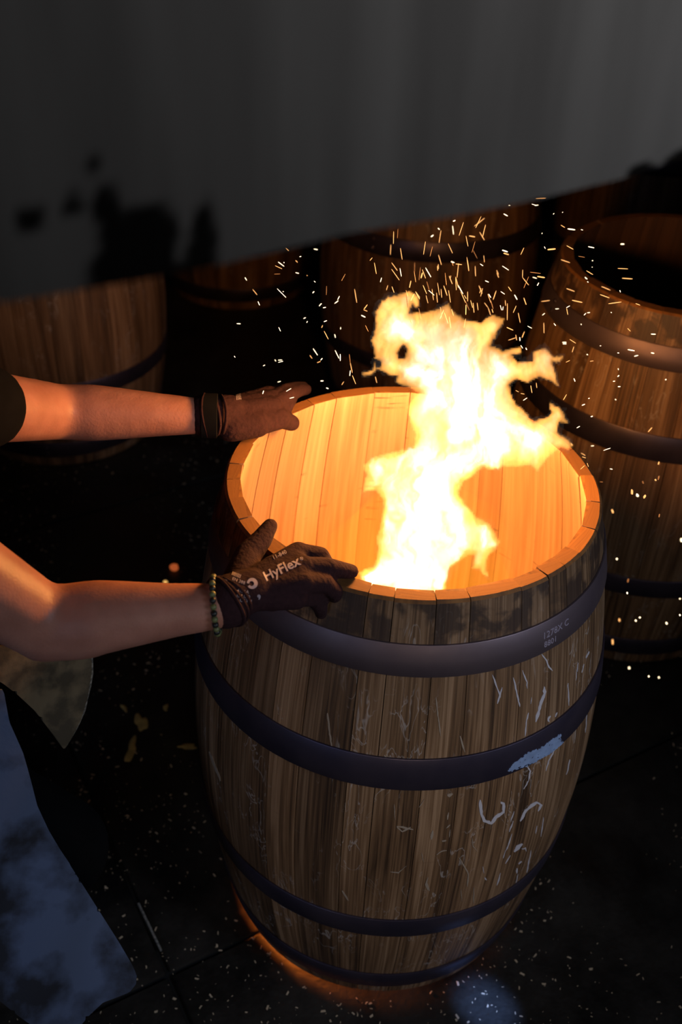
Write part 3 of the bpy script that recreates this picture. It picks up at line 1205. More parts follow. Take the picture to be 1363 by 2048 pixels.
S3 = """213 165 212 215 1 1;230 155 228 192 .8 2;202 218 200 258 .9 1;240 232 247 278 1 1;340 205 332 258 .9 1;368 225 358 265 .8 2;402 160 394 212 1.2 1;390 152 396 158 1.4 0;362 187 371 180 2 0
448 143 452 178 .9 0;450 125 459 121 2 0;492 128 474 182 1 1;576 112 535 145 1 1;562 105 540 152 .8 1;580 138 567 190 1.2 1;556 168 575 200 1 1;514 183 538 187 1.8 1;538 205 525 250 .8 2
646 240 668 247 2.6 0;652 252 672 258 2 1;652 95 668 104 1.8 0;733 230 720 258 1 1;827 238 859 235 2.6 1;814 226 818 234 1.2 0;907 155 937 159 2.2 0;880 140 896 150 .8 1;903 222 930 237 1.4 1
880 278 916 290 1.4 1;950 264 976 269 1 2;989 226 1013 231 1.8 0;1119 216 1132 216 2.2 0;1107 313 1148 315 1.4 1;1124 352 1166 355 1.8 1;982 322 1008 338 1.4 1;976 348 985 356 1.4 0;986 366 989 368 1.6 0
1042 385 1078 400 1.4 1;1036 417 1074 431 1.6 1;902 393 935 405 1.4 1;924 440 966 449 2 1;1069 454 1122 447 1.8 1;1178 453 1196 460 1.4 1;1240 575 1258 576 1.8 0;1146 552 1158 564 1.2 1;786 345 816 350 2.6 1
768 348 784 353 1.2 0;757 328 800 333 .8 2;786 382 792 370 1 0;802 445 836 441 1.4 1;858 475 872 474 1 0;902 470 916 462 1 0;903 472 908 498 .8 1;812 530 813 572 1.4 1;852 532 860 542 1 0;664 548 690 560 1.8 1
780 35 820 33 1 1;764 56 782 62 1 0;776 62 790 60 1 0;672 62 678 62 1.2 0;850 97 853 93 1.2 0;886 90 888 88 1.2 0;804 174 806 172 1.2 0;960 158 968 160 1 0;1005 282 1008 282 1.5 0;1004 308 1006 308 1.2 0
136 290 144 335 1 1;118 282 128 270 1 1;205 290 228 322 1 1;204 315 236 360 1 1;238 312 244 345 .9 0;160 368 165 350 1.2 0;282 362 276 390 1.8 1;328 330 322 352 2.4 1;297 290 296 330 .8 2;320 308 314 360 .8 2
340 310 362 348 1 0;352 400 375 420 1 0;366 395 372 440 1.2 1;388 370 396 420 1 1;345 365 355 400 .9 2;418 330 424 380 .8 2;442 286 455 290 2 0;460 295 486 298 1.4 1;472 292 466 350 1.4 1;505 268 512 312 1 1
538 303 540 345 1.2 1;558 295 570 303 1.2 0;578 362 592 368 1.4 0;646 303 672 320 1 0;625 330 632 350 .8 1;728 318 727 350 .9 1;752 345 732 392 .9 2;728 350 752 380 .9 1;57 395 66 450 .9 1;20 335 5 362 .8 2
190 380 184 400 .8 1;206 385 215 410 .8 1;262 400 270 425 .8 2;300 405 318 430 .9 1;330 380 345 415 .8 1;342 420 350 452 .8 1;384 410 388 450 .9 1;402 395 405 430 .7 1;432 400 440 450 1 1;460 350 463 400 .9 1
470 380 490 415 .9 0;480 405 500 450 .9 1;508 405 508 445 1 1;520 440 528 470 .8 1;546 450 550 480 .8 1;562 392 556 412 .9 1;568 392 560 425 1.1 1;592 415 601 430 1.4 0;622 402 610 438 1.4 1;640 405 656 416 1.2 0
695 418 706 438 1.8 0;732 430 742 458 1 1;658 440 660 462 .9 1;667 452 666 520 1.2 1;702 462 690 490 1 1;638 460 644 480 1.2 0;650 465 648 480 1.2 0;710 490 718 530 1.2 1;747 543 764 552 1 0;700 578 704 600 .9 1
735 565 725 590 1.2 1;716 588 717 602 1.4 0;720 620 728 632 1.2 0;740 630 744 638 1.6 0;670 600 700 590 .9 1;530 450 534 490 .9 1;575 450 590 470 1 1;590 470 600 500 .8 1;605 475 610 490 .8 1;498 440 515 480 .8 2
94 476 108 458 1.4 1;93 478 108 484 1.2 1;84 500 100 508 1.8 0;123 503 125 504 2.2 0;100 540 112 565 .8 2;40 690 48 730 .8 1;36 655 40 690 .8 2;40 720 38 742 1 0;48 740 62 775 .8 1;6 778 14 765 1 1
118 802 129 797 1.6 0;140 745 146 770 1 1;2 548 1 556 1.2 0;0 655 0 682 1.6 0;915 596 940 612 1 1;886 608 902 608 1.6 0;888 614 902 614 1.6 0;932 625 925 648 .9 1;984 656 987 658 1.6 0;996 684 1010 682 1 1
1147 637 1174 642 2 0;1173 664 1188 660 1.6 0;1240 650 1252 652 1.8 0;1036 622 1040 622 1.4 0;1106 650 1112 651 1.6 0;1108 712 1110 718 1.2 0;1107 745 1112 740 2 0;1088 764 1096 763 1.4 0;1108 785 1117 785 1.8 0
1097 835 1100 838 1.6 0;1297 758 1300 756 2 0;990 833 994 831 1.6 0;964 860 976 855 1.6 0;1000 905 1007 903 1.6 0;943 950 956 943 1.2 0;1228 966 1244 948 1.6 1;1050 1040 1078 1030 1.2 0;1000 1022 1012 1021 1.2 0
1076 1113 1086 1115 1.4 0;932 752 937 765 1.4 0;903 816 890 838 1 1;900 688 916 680 1 1;806 500 816 492 1 0;960 535 962 538 1.4 0;972 500 980 492 1 0;985 490 996 489 1.2 0;1082 490 1080 488 1.6 0;1115 400 1118 408 1.4 0
1272 1085 1268 1096 2 1;1270 1142 1268 1158 1.6 2;1206 1162 1208 1170 2 2;1255 1155 1258 1160 2 1;1162 1195 1166 1215 2.6 1;1182 1212 1188 1222 3 0;1218 1217 1210 1228 3 1;960 1050 978 1060 .9 1;965 1065 980 1070 .9 1
958 1115 975 1100 .9 1;975 1165 995 1162 .9 1;1035 1165 1048 1166 .9 2;985 1090 990 1105 .8 1;920 1010 926 1020 .8 1;700 800 712 806 .9 1;720 812 735 815 .9 1;760 780 765 810 .8 1;782 770 784 790 .8 1;730 840 745 830 1 0"""
S2 = """981 210 988 222 1.4 0;1012 258 1030 280 1 1;1033 306 1040 322 1.4 0;948 395 963 396 1.6 0;938 525 942 531 1.4 0;1054 565 1061 561 1.4 0;1110 255 1146 291 1.1 0;1133 266 1136 268 1.2 0;1116 410 1124 426 1.1 0
1114 542 1130 541 1 0;1114 551 1134 546 1.1 0;1101 540 1105 546 1.2 0;1112 630 1124 626 1.1 0;1052 677 1056 664 1.6 0;843 806 848 807 2 0;1257 96 1272 99 1.6 0;1145 93 1157 104 1.2 1;1114 148 1138 166 1.1 0;1102 163 1130 176 1 1
1137 149 1138 152 1.4 0;1184 142 1192 150 1.1 1;1200 127 1206 126 1.4 0;1184 191 1197 194 1.4 0;1098 197 1122 196 .8 2;1229 202 1231 203 1 1;1258 225 1263 229 1.4 0;1252 273 1258 266 1.8 0;1278 325 1288 314 1.4 0;1294 332 1305 330 1.6 0
1216 375 1224 371 1.4 0;1228 391 1232 386 1.4 0;1261 405 1265 404 1.6 0;1297 388 1309 383 1.6 0;1340 315 1355 303 1.4 0;1298 425 1315 458 1 1;1254 495 1272 522 1.1 0;1284 542 1291 534 1.6 0;1270 552 1284 546 1.2 1;1241 522 1250 535 .8 1
1284 625 1295 625 2 0;1307 653 1315 656 1.8 0;1146 667 1166 655 1 0;1142 664 1156 655 .8 1;1160 695 1178 690 1 0;1342 502 1358 535 1.1 0;1360 285 1352 300 1.4 0;1308 244 1307 280 .7 2;1288 412 1292 402 .8 1;1340 438 1344 452 1 0"""
S8 = """470 142 469 158 3 1;487 160 491 165 3.4 0;518 162 512 172 2.8 1;565 42 566 52 2.4 2;553 104 556 110 2 1;567 92 564 104 1.8 2;508 112 510 120 1.6 2;398 213 402 224 3.4 1;415 386 416 392 3 0;457 460 454 472 2.4 2
452 508 453 513 2.6 0;640 529 641 533 2.4 0;640 587 641 592 2.6 0;496 596 499 600 2.8 0;482 607 484 611 2.8 0;592 616 594 621 3 0;424 602 425 612 2.8 1;400 676 401 694 3 1;459 775 460 781 3 0;529 806 530 810 2.4 0;565 810 566 814 2.4 0;568 228 566 240 2 2;645 315 646 328 2.8 0"""
GS, LS = 'sparks flying above the burning barrel', 'tiny glowing spark flying in the dark air around the flames'
rsp = random.Random(12)


def load(txt, ox, oy, k):
    for t in txt.replace('\n', ';').split(';'):
        v = [float(q) for q in t.split()]
        yield ox + v[0] / k, oy + v[1] / k, ox + v[2] / k, oy + v[3] / k, v[4], int(v[5])


for (x0, y0, x1, y1, w_, kd) in load(S3, 680, 380, 1.996):
    spark(x0, y0, x1, y1, max(w_ * 1.05, 1.25), kd, rsp, GS, LS)
for (x0, y0, x1, y1, w_, kd) in load(S2, 0, 450, 2.004):
    spark(x0, y0, x1, y1, max(w_ * 1.05, 1.25), kd, rsp, GS, LS)
for (x0, y0, x1, y1, w_, kd) in load(S8, 1000, 900, 1.785):
    spark(x0, y0, x1, y1, w_ * 1.15, kd, rsp, 'sparks sinking on the right of the barrel', 'small round ember spark sinking through the dark right of the barrel', (-.05, .5))
for _ in range(34):
    x = rsp.gauss(905, 55); y = rsp.uniform(470, 640)
    a_ = math.radians(rsp.gauss(78, 14)); L = rsp.uniform(8, 26)
    if y + L > 690: continue
    spark(x, y, x + L * math.cos(a_), y + L * math.sin(a_), rsp.uniform(1.1, 1.6), rsp.choice((1, 1, 2)), rsp, GS, LS)

# ------------------------------------------------------------------ the worker
def skin_mat():
    m_, nt_, b_ = new_mat('skin')
    b_.inputs['Roughness'].default_value = 0.5
    b_.inputs['Subsurface Weight'].default_value = 0.12
    b_.inputs['Subsurface Radius'].default_value = (0.01, 0.004, 0.002)
    tc_ = N(nt_, 'ShaderNodeTexCoord')
    n_ = N(nt_, 'ShaderNodeTexNoise'); n_.inputs['Scale'].default_value = 22; n_.inputs['Detail'].default_value = 5
    nt_.links.new(tc_.outputs['Object'], n_.inputs['Vector'])
    r_ = ramp(nt_, n_.outputs[0], [(0.35, (0.40, 0.165, 0.11)), (0.65, (0.50, 0.22, 0.15))])
    nt_.links.new(r_.outputs[0], b_.inputs['Base Color'])
    n2 = N(nt_, 'ShaderNodeTexNoise'); n2.inputs['Scale'].default_value = 260; n2.inputs['Detail'].default_value = 3
    nt_.links.new(tc_.outputs['Object'], n2.inputs['Vector'])
    bp_ = N(nt_, 'ShaderNodeBump'); bp_.inputs['Strength'].default_value = .25; bp_.inputs['Distance'].default_value = .002
    nt_.links.new(n2.outputs[0], bp_.inputs['Height'])
    nt_.links.new(bp_.outputs[0], b_.inputs['Normal'])
    return m_


M_SKIN = skin_mat()
M_GLOVE = plain('glove_knit', (0.034, 0.0135, 0.0155), 0.9, 0, 160, 0.25, 0.3, spec=.15)
M_SHIRT = plain('black_cotton', (0.006, 0.006, 0.007), 0.95, 0, 40, 0.3, spec=.1)
M_TROUS = plain('black_trousers', (0.004, 0.004, 0.0045), 0.95, 0, 30, 0.3, spec=.1)
M_PRINT = plain('glove_print', (0.42, 0.34, 0.36), 0.7)
M_BLUE = plain('blue_lit_split_leather', (0.075, 0.10, 0.17), 0.85, 0, 13, 0.8, 0.5, (0.012, 0.013, 0.020), lo=.42, hi=.60)  # blue grey leather with blue daylight put into the colour
M_BROWN = plain('fire_lit_split_leather', (0.125, 0.09, 0.045), 0.8, 0, 26, 0.5, 0.5, (0.045, 0.032, 0.014), lo=.42, hi=.6)  # far flap's leather with warm firelight put into the colour
M_BOOT = plain('boot_leather', (0.02, 0.014, 0.01), 0.6)
M_HAIR = plain('dark_hair', (0.02, 0.013, 0.009), 0.7, 0, 90, 0.5, 0.6)


def caps_mesh(caps, nseg=14, nr=8):
    V, Fs = [], []
    for c in caps:
        p0, r0, p1, r1 = Vector(c[0]), c[1], Vector(c[2]), c[3]
        flat = c[4] if len(c) > 4 else None          # (axis, ratio)
        t = p1 - p0
        L = t.length
        t = t / L if L > 1e-6 else Vector((0, 0, 1))
        u = t.cross(Vector((0.3, 0.2, 0.93)))
        if u.length < .1: u = t.cross(Vector((1, 0, 0)))
        if flat: u = Vector(flat[0]) - t * t.dot(Vector(flat[0]))
        u.normalize()
        w_ = t.cross(u)
        ru = flat[1] if flat else 1.0
        b = len(V)
        rings = []
        for k in range(1, nr // 2 + 1):
            an = math.pi / 2 * (1 - k / (nr // 2))
            rings.append((p0 - t * r0 * math.sin(an), r0 * math.cos(an)))
        for k in range(nr // 2 + 1):
            if k == nr // 2: break
            an = math.pi / 2 * k / (nr // 2)
            rings.append((p1 + t * r1 * math.sin(an), r1 * math.cos(an)))
        V.append(p0 - t * r0)
        for c_, r_ in rings:
            for s_ in range(nseg):
                an = 2 * math.pi * s_ / nseg
                V.append(c_ + u * (math.cos(an) * r_ * ru) + w_ * (math.sin(an) * r_))
        V.append(p1 + t * r1)
        last = len(V) - 1
        for s_ in range(nseg):
            Fs.append((b, b + 1 + (s_ + 1) % nseg, b + 1 + s_))
        for q in range(len(rings) - 1):
            for s_ in range(nseg):
                i0 = b + 1 + q * nseg
                Fs.append((i0 + s_, i0 + (s_ + 1) % nseg, i0 + nseg + (s_ + 1) % nseg, i0 + nseg + s_))
        i0 = b + 1 + (len(rings) - 1) * nseg
        for s_ in range(nseg): Fs.append((last, i0 + s_, i0 + (s_ + 1) % nseg))
    return V, Fs


def blob(name, caps, voxel, smooth, mat_, parent, post=None):
    V, Fs = caps_mesh(caps)
    me_ = bpy.data.meshes.new('m')
    me_.from_pydata([tuple(v) for v in V], [], Fs)
    me_.update()
    o_ = bpy.data.objects.new('tmp', me_)
    COL.objects.link(o_)
    r_ = o_.modifiers.new('r', 'REMESH'); r_.mode = 'VOXEL'; r_.voxel_size = voxel
    s_ = o_.modifiers.new('s', 'SMOOTH'); s_.iterations = smooth; s_.factor = .5
    dg = bpy.context.evaluated_depsgraph_get()
    me2 = bpy.data.meshes.new_from_object(o_.evaluated_get(dg))
    bpy.data.objects.remove(o_)
    if post:
        for v in me2.vertices: v.co = post(v.co)
    me2.shade_smooth()
    return link(name, me2, mat_, parent)


person = empty('person', (0, 0, 0), label='worker in black shirt and leather apron bracing the burning barrel with gloved hands', cat='person')

# joints
wrR, elR, shR = PZ(436, 1212, 1.0), PZ(85, 1245, 0.985), PZ(-300, 1010, 1.20)
wrL, elL, shL = PZ(402, 832, 1.02), PZ(118, 824, 1.03), PZ(-230, 800, 1.20)
neck = (shR + shL) / 2 + Vector((.02, 0, .10))
pel = Vector((-1.12, -.22, .90))
hipR, hipL = pel + Vector((.02, -.11, -.02)), pel + Vector((.02, .12, -.02))
knR, knL = PD(150, 1700, 1.62), Vector((-.78, .02, .52))
anR, anL = Vector((-.80, -.36, .09)), Vector((-.95, .06, .09))
head = neck + Vector((.10, 0, .20))


def lerp(a_, b_, t): return Vector(a_).lerp(Vector(b_), t)


body = [
    # right arm: forearm thick near the elbow
    (wrR, .029, lerp(wrR, elR, .25), .034), (lerp(wrR, elR, .25), .034, lerp(wrR, elR, .68), .047), (lerp(wrR, elR, .68), .047, elR, .045),
    (lerp(wrR, elR, .75) + Vector((0, 0, -.012)), .042, elR + Vector((0, 0, -.01)), .042),
    (elR, .046, lerp(elR, shR, .5), .056), (lerp(elR, shR, .5), .056, shR, .062),
    # left arm
    (wrL, .028, lerp(wrL, elL, .3), .034), (lerp(wrL, elL, .3), .034, lerp(wrL, elL, .75), .044), (lerp(wrL, elL, .75), .044, elL, .043),
    (elL, .043, lerp(elL, shL, .5), .052), (lerp(elL, shL, .5), .052, shL, .060),
    # torso, pelvis, neck
    (shR, .07, shL, .07), (neck - Vector((.05, 0, .10)), .10, pel + Vector((0, 0, .25)), .13), (shR - Vector((.05, -.07, .08)), .09, pel + Vector((0, -.06, .2)), .10),
    (shL - Vector((.05, .07, .08)), .09, pel + Vector((0, .06, .2)), .10), (pel + Vector((0, -.07, .05)), .12, pel + Vector((0, .07, .05)), .12),
    (neck - Vector((.02, 0, .04)), .055, head - Vector((.01, 0, .05)), .052),
    # legs
    (hipR, .095, knR + Vector((-.04, 0, .01)), .062), (knR + Vector((-.04, 0, .01)), .058, anR, .040), (hipL, .095, knL, .062), (knL, .058, anL, .040),
    (anR, .038, anR + Vector((.09, 0, -.042)), .022), (anL, .038, anL + Vector((.09, 0, -.042)), .022),
    # head: skull, jaw, nose, ears, brow
    (head + Vector((-.03, 0, .03)), .085, head + Vector((.02, 0, .02)), .078), (head + Vector((.02, 0, -.03)), .065, head + Vector((.05, 0, -.07)), .038),
    (head + Vector((.09, 0, .01)), .010, head + Vector((.112, 0, -.022)), .014), (head + Vector((.0, .084, -.01)), .012, head + Vector((-.01, .086, .02)), .014),
    (head + Vector((.0, -.084, -.01)), .012, head + Vector((-.01, -.086, .02)), .014), (head + Vector((.085, -.03, .022)), .012, head + Vector((.085, .03, .022)), .012),
    (head + Vector((.088, -.018, -.055)), .007, head + Vector((.088, .018, -.055)), .007),
]
# palms stay inside the gloves
kxR = PZ(600, 1140, .985)
kxL = PZ(530, 812, 1.0)
body += [(wrR, .028, lerp(wrR, kxR, .5), .02), (wrL, .027, lerp(wrL, kxL, .5), .02)]
bd = blob('body', body, .006, 7, M_SKIN, person)
for s_ in (-1, 1):
    bmx = bmesh.new(); bmesh.ops.create_uvsphere(bmx, u_segments=12, v_segments=8, radius=.011)
    em = bpy.data.meshes.new('m'); bmx.to_mesh(em); bmx.free(); em.shade_smooth()
    e = link('eye', em, plain('eye_white', (.35, .32, .30), .4), person)
    e.location = head + Vector((.083, .03 * s_, .003))
    bmx = bmesh.new(); bmesh.ops.create_uvsphere(bmx, u_segments=10, v_segments=6, radius=.0055)
    em = bpy.data.meshes.new('m'); bmx.to_mesh(em); bmx.free(); em.shade_smooth()
    ir = link('iris', em, plain('dark_iris', (.03, .015, .01), .3), e)
    ir.location = (.0075, 0, -.001)
blob('hair', [(head + Vector((-.045, 0, .05)), .088, head + Vector((.015, 0, .055)), .078), (head + Vector((-.07, 0, .0)), .06, head + Vector((-.06, 0, .05)), .07)], .006, 3, M_HAIR, person)
# shirt
blob('shirt', [(lerp(elR, shR, .62), .066, shR, .075), (lerp(elL, shL, .50), .062, shL, .074), (shR, .085, shL, .085),
               (neck - Vector((.05, 0, .10)), .12, pel + Vector((0, 0, .22)), .15), (shR - Vector((.05, -.07, .08)), .10, pel + Vector((0, -.06, .15)), .12),
               (shL - Vector((.05, .07, .08)), .10, pel + Vector((0, .06, .15)), .12)], .009, 5, M_SHIRT, person)
# trousers
kR = knR + Vector((-.03, 0, 0))
blob('trousers', [(pel + Vector((0, -.07, .06)), .135, pel + Vector((0, .07, .06)), .135), (hipR, .115, lerp(hipR, kR, .6), .095), (lerp(hipR, kR, .6), .095, kR, .082),
                  (kR, .080, anR + Vector((0, 0, .06)), .062), (hipL, .115, knL, .08), (knL, .078, anL + Vector((0, 0, .06)), .062)], .009, 5, M_TROUS, person)
for an_ in (anR, anL):
    bo = blob('boot', [(an_ + Vector((0, 0, .05)), .055, an_ + Vector((-.01, 0, -.03)), .05), (an_ + Vector((-.02, 0, -.045)), .045, an_ + Vector((.15, 0, -.052)), .038)], .007, 4, M_BOOT, person,
              post=lambda v: Vector((v.x, v.y, max(v.z, .002))))


# gloves ------------------------------------------------------------
def hand(name, wr, mets, fingers, thumb, r_f, cuff, tk):
    caps = []
    for mcp in mets:
        caps.append((lerp(wr, mcp, .12), .021, mcp, .0155))
    for a_, b_ in zip(mets[:-1], mets[1:]):     # flesh between the metacarpals
        caps.append((lerp(wr, (a_ + b_) / 2, .2), .021, lerp(wr, (a_ + b_) / 2, .93), .0150))
    caps.append((lerp(mets[0], mets[3], 0) * .6 + wr * .4, .019, mets[3] * .6 + wr * .4, .019))
    caps.append((cuff, .034, lerp(cuff, wr, .6), .031))
    caps.append((lerp(cuff, wr, .6), .031, lerp(wr, (mets[1] + mets[2]) / 2, .22), .028))
    for k, f in enumerate(fingers):
        pts = [mets[k]] + [Vector(p) for p in f]
        rr = [r_f * 1.25, r_f * 1.12, r_f * 1.03, r_f * .9]
        if k == 3: rr = [x * .88 for x in rr]
        for i in range(len(pts) - 1):
            caps.append((pts[i], rr[i], pts[i + 1], rr[i + 1]))
    tr = [.024, .0185, .0145, .0105]
    for i in range(len(thumb) - 1):
        caps.append((thumb[i], tr[i] * tk, thumb[i + 1], tr[i + 1] * tk * (1.15 if tk > 1 else 1)))
    return blob(name, caps, .0026, 5, M_GLOVE, person)


metsR = [PZ(596, 1106, 1.000), PZ(608, 1134, 1.003), PZ(606, 1166, .998), PZ(592, 1196, .985)]
fingR = [[PZ(640, 1112, .992), PZ(652, 1130, .972), PZ(664, 1140, .966)],
         [PZ(655, 1134, .994), PZ(682, 1140, .980), PZ(702, 1143, .970)],
         [PZ(648, 1166, .985), PZ(668, 1182, .958), PZ(672, 1196, .935)],
         [PZ(626, 1196, .965), PZ(640, 1214, .935), PZ(642, 1226, .915)]]
thR = [PZ(478, 1168, .995), PZ(494, 1112, 1.000), PZ(522, 1080, 1.006), PZ(540, 1052, 1.012)]
gR = hand('glove', PZ(470, 1190, 1.0), metsR, fingR, thR, .0114, PZ(452, 1204, 1.0), 1.0)
metsL = [PZ(534, 830, 1.000), PZ(545, 812, 1.006), PZ(546, 798, 1.004), PZ(538, 790, .998)]
fingL = [[PZ(572, 812, .990), PZ(580, 800, .965), PZ(584, 797, .95)],
         [PZ(575, 790, 1.000), PZ(598, 781, .975), PZ(612, 779, .955)],
         [PZ(568, 782, .998), PZ(590, 776, .970), PZ(606, 774, .950)],
         [PZ(556, 782, .99), PZ(575, 777, .965), PZ(588, 776, .945)]]
thL = [PZ(462, 850, 1.0), PZ(512, 846, .995), PZ(558, 836, .990), PZ(583, 846, .966)]
gL = hand('glove', PZ(430, 830, 1.02), metsL, fingL, thL, .0108, PZ(412, 831, 1.02), 1.12)


def bvh_of(o_):
    return BVHTree.FromPolygons([v.co.copy() for v in o_.data.vertices], [tuple(p.vertices) for p in o_.data.polygons])


def surf_map(bv, org, ex, ey):
    """lay a flat print on the glove: text x runs along ex, y along ey (photo points), pressed on along the sight line"""
    def f(v):
        px = org[0] + ex[0] * v.x + ey[0] * v.y
        py = org[1] + ex[1] * v.x + ey[1] * v.y
        d = ray(px, py).normalized()
        h, nn, _, _ = bv.ray_cast(CAM, d)
        if h is None: return None, None
        if nn.dot(d) > 0: nn = -nn
        return h, nn
    return f


bvR = bvh_of(gR)
bvL = bvh_of(gL)


def print_on(body_, bv, org, ang_deg, h_px, glove, shear=0, skew=0, bold=0.0, wid=1.0):
    vs_, fs_ = text_mesh(body_, 1.0, shear, bold)
    a_ = math.radians(ang_deg)
    ex = (math.cos(a_) * h_px * wid, -math.sin(a_) * h_px * wid)
    a2 = a_ + math.radians(90 + skew)
    ey = (math.cos(a2) * h_px, -math.sin(a2) * h_px)
    V, Fs_ = solid_from_map(vs_, fs_, surf_map(bv, org, ex, ey), .0006)
    return link('glove_print', mesh(V, Fs_, False), M_PRINT, glove)


print_on('HyFlex', bvR, (531, 1163), 26, 27, gR, bold=.018, wid=1.02)
print_on('®', bvR, (601, 1122), 26, 9, gR)
print_on('11-840', bvR, (546, 1120), 26, 11, gR)
print_on('IIIIIII', bvR, (462, 1150), -22, 11, gR)
print_on('EN 388', bvR, (463, 1160), -20, 9, gR)
print_on('IIIII', bvR, (444, 1158), -50, 8, gR)
print_on('4121A', bvR, (473, 1184), -8, 9, gR)
print_on('EN ISO', bvR, (472, 1194), -6, 9, gR)
print_on('CAT II', bvR, (478, 1203), -6, 9, gR)
print_on('9', bvR, (515, 1199), 10, 13, gR, bold=.03)
print_on('IIII', bvL, (472, 800), 8, 11, gL)
print_on('IIIII', bvL, (472, 794), 8, 8, gL)
# round badge with an arrow shape cut from it
vs, fs = [], []
n = 20
for k in range(n):
    an = 2 * math.pi * k / n
    vs += [Vector((math.cos(an), math.sin(an), 0)), Vector((.45 * math.cos(an) - .12, .45 * math.sin(an), 0))]
for k in range(n):
    j = (k + 1) % n
    if k in (9, 10): continue
    fs.append((2 * k, 2 * j, 2 * j + 1, 2 * k + 1))
V, Fs = solid_from_map(vs, fs, surf_map(bvR, (504, 1167), (10.5, -3), (3, 10.5)), .0004)
link('round_badge', mesh(V, Fs, False), M_PRINT, gR)

# cuff ridges
for (gl, a_, b_, r0, cnt) in ((gR, PZ(449, 1206, 1.0), PZ(462, 1197, 1.0), .0335, 3), (gL, PZ(408, 831, 1.02), PZ(448, 829, 1.02), .0325, 4)):
    t = (b_ - a_).normalized()
    u = t.cross(Vector((0, 0, 1))).normalized(); w_ = t.cross(u)
    for k in range(cnt):
        c = lerp(a_, b_, k / max(cnt - 1, 1))
        r_ = r0 - .0012 * k
        pts = [c + (u * math.cos(q) + w_ * math.sin(q)) * r_ + t * .003 * math.sin(q * 2 + k) for q in [2 * math.pi * i / 28 for i in range(28)]]
        link('cuff_fold', mesh(*tube(pts, .0026, 8, True)), M_GLOVE, gl)

# beaded bracelet on the near wrist
br = empty('bracelet', (0, 0, 0)); br.parent = person
c = PZ(444, 1209, 1.0)
t = (wrR - elR).normalized()
u = t.cross(Vector((0, 0, 1))).normalized(); w_ = t.cross(u)
bmx = bmesh.new(); bmesh.ops.create_icosphere(bmx, subdivisions=2, radius=.0042)
bme = bpy.data.meshes.new('m'); bmx.to_mesh(bme); bmx.free(); bme.shade_smooth()
bme2 = bme.copy()
bme.materials.append(plain('olive_bead', (.16, .17, .06), .4)); bme2.materials.append(plain('black_bead', (.015, .015, .012), .4))
nb = 28
for k in range(nb):
    q = 2 * math.pi * k / nb
    o_ = bpy.data.objects.new('bead', bme if k % 2 else bme2)
    COL.objects.link(o_); o_.parent = br
    o_.location = c - t * .008 + (u * math.cos(q) + w_ * math.sin(q)) * .0355

# black wristband on the far arm
c = PZ(408, 831, 1.02)
t = (wrL - elL).normalized(); u = t.cross(Vector((0, 0, 1))).normalized(); w_ = t.cross(u)
wb_v, wb_f = tube([c - t * .004, c - t * .003, c + t * .020, c + t * .021], [.030, .0345, .0345, .030], 28)
link('wristband', mesh(wb_v, wb_f, True, 40), M_SHIRT, person)


# apron: near flap's colour holds blue daylight, far flap's the warm firelight
def plane_flap(name, poly, A, B, C, mat_, wave, seed, step=8.0, thick=.0035):
    """leather sheet in the plane of three points, outline given where those photo points meet the plane"""
    nn = (B - A).cross(C - A).normalized()
    if nn.dot(CAM - A) < 0: nn = -nn
    xs = [p[0] for p in poly]; ys = [p[1] for p in poly]
    gx = np.arange(min(xs) - step, max(xs) + 2 * step, step); gy = np.arange(min(ys) - step, max(ys) + 2 * step, step)
    X, Y = np.meshgrid(gx, gy, indexing='ij')
    ins = poly_in(X, Y, poly)
    # snap outside corners of cut cells to the outline
    idm, pts2, cells = {}, [], []
    for i in range(len(gx) - 1):
        for j in range(len(gy) - 1):
            if ins[i:i + 2, j:j + 2].sum() >= 2: cells.append((i, j))
    def key(i, j):
        if (i, j) in idm: return idm[(i, j)]
        x, y = X[i, j], Y[i, j]
        near = not ins[i, j]
        if near or seg_dist(np.array([x]), np.array([y]), poly, True)[0] < step * .45:
            best = None
            n_ = len(poly)
            for k in range(n_):
                x1, y1 = poly[k]; x2, y2 = poly[(k + 1) % n_]
                dx, dy = x2 - x1, y2 - y1
                t_ = max(0, min(1, ((x - x1) * dx + (y - y1) * dy) / (dx * dx + dy * dy + 1e-9)))
                q_ = (x1 + t_ * dx, y1 + t_ * dy)
                dd = math.hypot(q_[0] - x, q_[1] - y)
                if best is None or dd < best[0]: best = (dd, q_)
            x, y = best[1]
        idm[(i, j)] = len(pts2)
        pts2.append((x, y))
        return idm[(i, j)]
    fs_ = [(key(i, j), key(i + 1, j), key(i + 1, j + 1), key(i, j + 1)) for i, j in cells]
    vs_ = [Vector((x, y, 0)) for x, y in pts2]

    def f(v):
        d = ray(v.x, v.y)
        p = CAM + d * ((A - CAM).dot(nn) / d.dot(nn))
        w2 = wave * (noise.noise(Vector((p.x * 5 + seed, p.y * 5, p.z * 3))) + .6 * math.sin(v.x * .03 + v.y * .012 + seed))
        return p + nn * w2, nn
    V, Fs_ = solid_from_map(vs_, fs_, f, thick)
    return link(name, mesh(V, Fs_, True, 60), mat_, person)


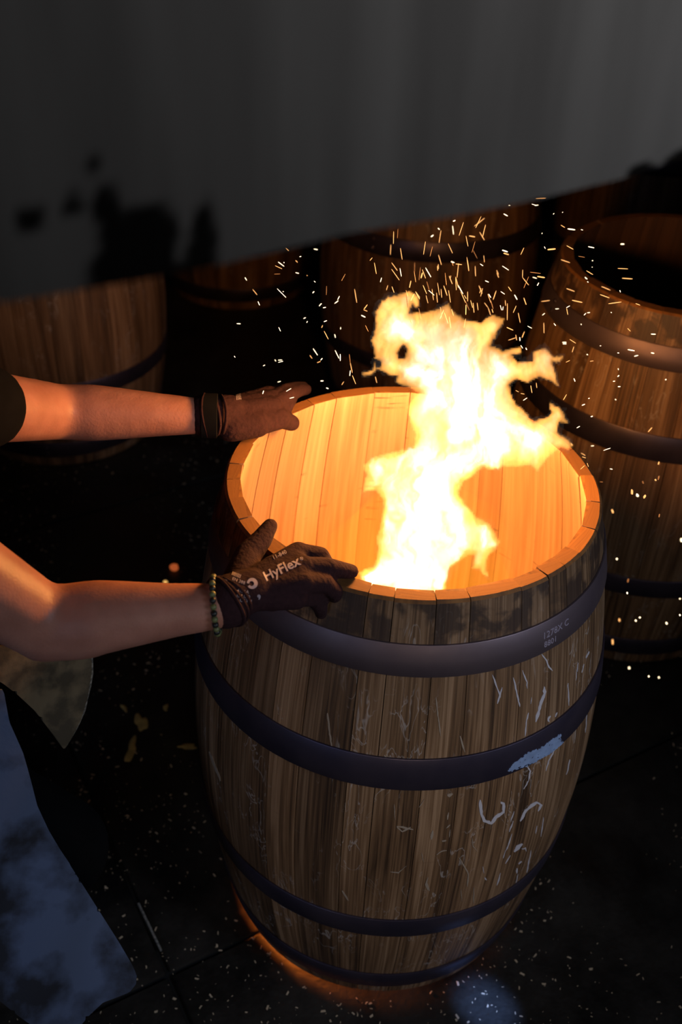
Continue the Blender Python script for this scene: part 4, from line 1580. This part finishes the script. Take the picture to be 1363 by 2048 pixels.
ap = plane_flap('apron_flap', [(-60, 1330), (6, 1380), (16, 1440), (42, 1500), (60, 1560), (75, 1612), (100, 1665), (122, 1702), (140, 1728), (141, 1752), (149, 1744), (192, 1812), (240, 1888), (262, 1926), (270, 1945), (268, 1962), (256, 1978),
                               (205, 2004), (180, 2030), (150, 2068), (80, 2110), (66, 2050), (0, 2003), (-60, 1960)],
                PZ(20, 1440, .80), PZ(265, 1940, .40), PZ(-20, 2060, .42), M_BLUE, .010, 1)
ap['label'] = 'blue grey suede apron flap, blue daylight put into its colour'
ap2 = plane_flap('apron_flap', [(-60, 1290), (60, 1290), (184, 1300), (183, 1345), (174, 1395), (160, 1440), (142, 1475), (127, 1498), (106, 1468), (70, 1422), (30, 1385), (0, 1362), (-60, 1335)],
                 PZ(20, 1320, .80), PZ(180, 1340, .72), PZ(120, 1500, .62), M_BROWN, .006, 3)
ap2['label'] = 'brown suede apron flap, warm firelight put into its colour'
rimp = [PD(x, y, (PZ(184, 1330, .72) - CAM).dot(FWD) - .004 + (y - 1330) * .0006) for x, y in ((184, 1312), (183, 1345), (179, 1372), (174, 1395), (168, 1420), (160, 1440), (151, 1460), (142, 1475), (130, 1496))]
ed = link('worn_edge', mesh(*tube(rimp, [.0015, .003, .0028, .0022, .0026, .002, .0016, .0014, .001], 6), True, 0), plain('worn_pale_leather', (.30, .27, .22), .7, 0, 160, .9, .5, (.05, .045, .035)), ap2)

# glowing ember dropped on the floor behind the near forearm
for (x, y, r_, lab) in ((348, 1138, .012, 'dull red ember glowing on the floor behind the near forearm'), (330, 1166, .006, 'small yellow ember just above the near forearm')):
    bmx = bmesh.new(); bmesh.ops.create_icosphere(bmx, subdivisions=3, radius=r_)
    for v in bmx.verts:
        v.co *= 1 + .3 * noise.noise(v.co * 90); v.co.z *= .6
    em = bpy.data.meshes.new('m'); bmx.to_mesh(em); bmx.free(); em.shade_smooth()
    e = link('ember', em, emit('ember_glow', (1, .2, .05) if r_ > .01 else (1, .55, .15), .35 if r_ > .01 else .9))
    p = PZ(x, y, 0)
    e.location = (p.x, p.y, r_ * .5)
    tag(e, lab, 'ember')
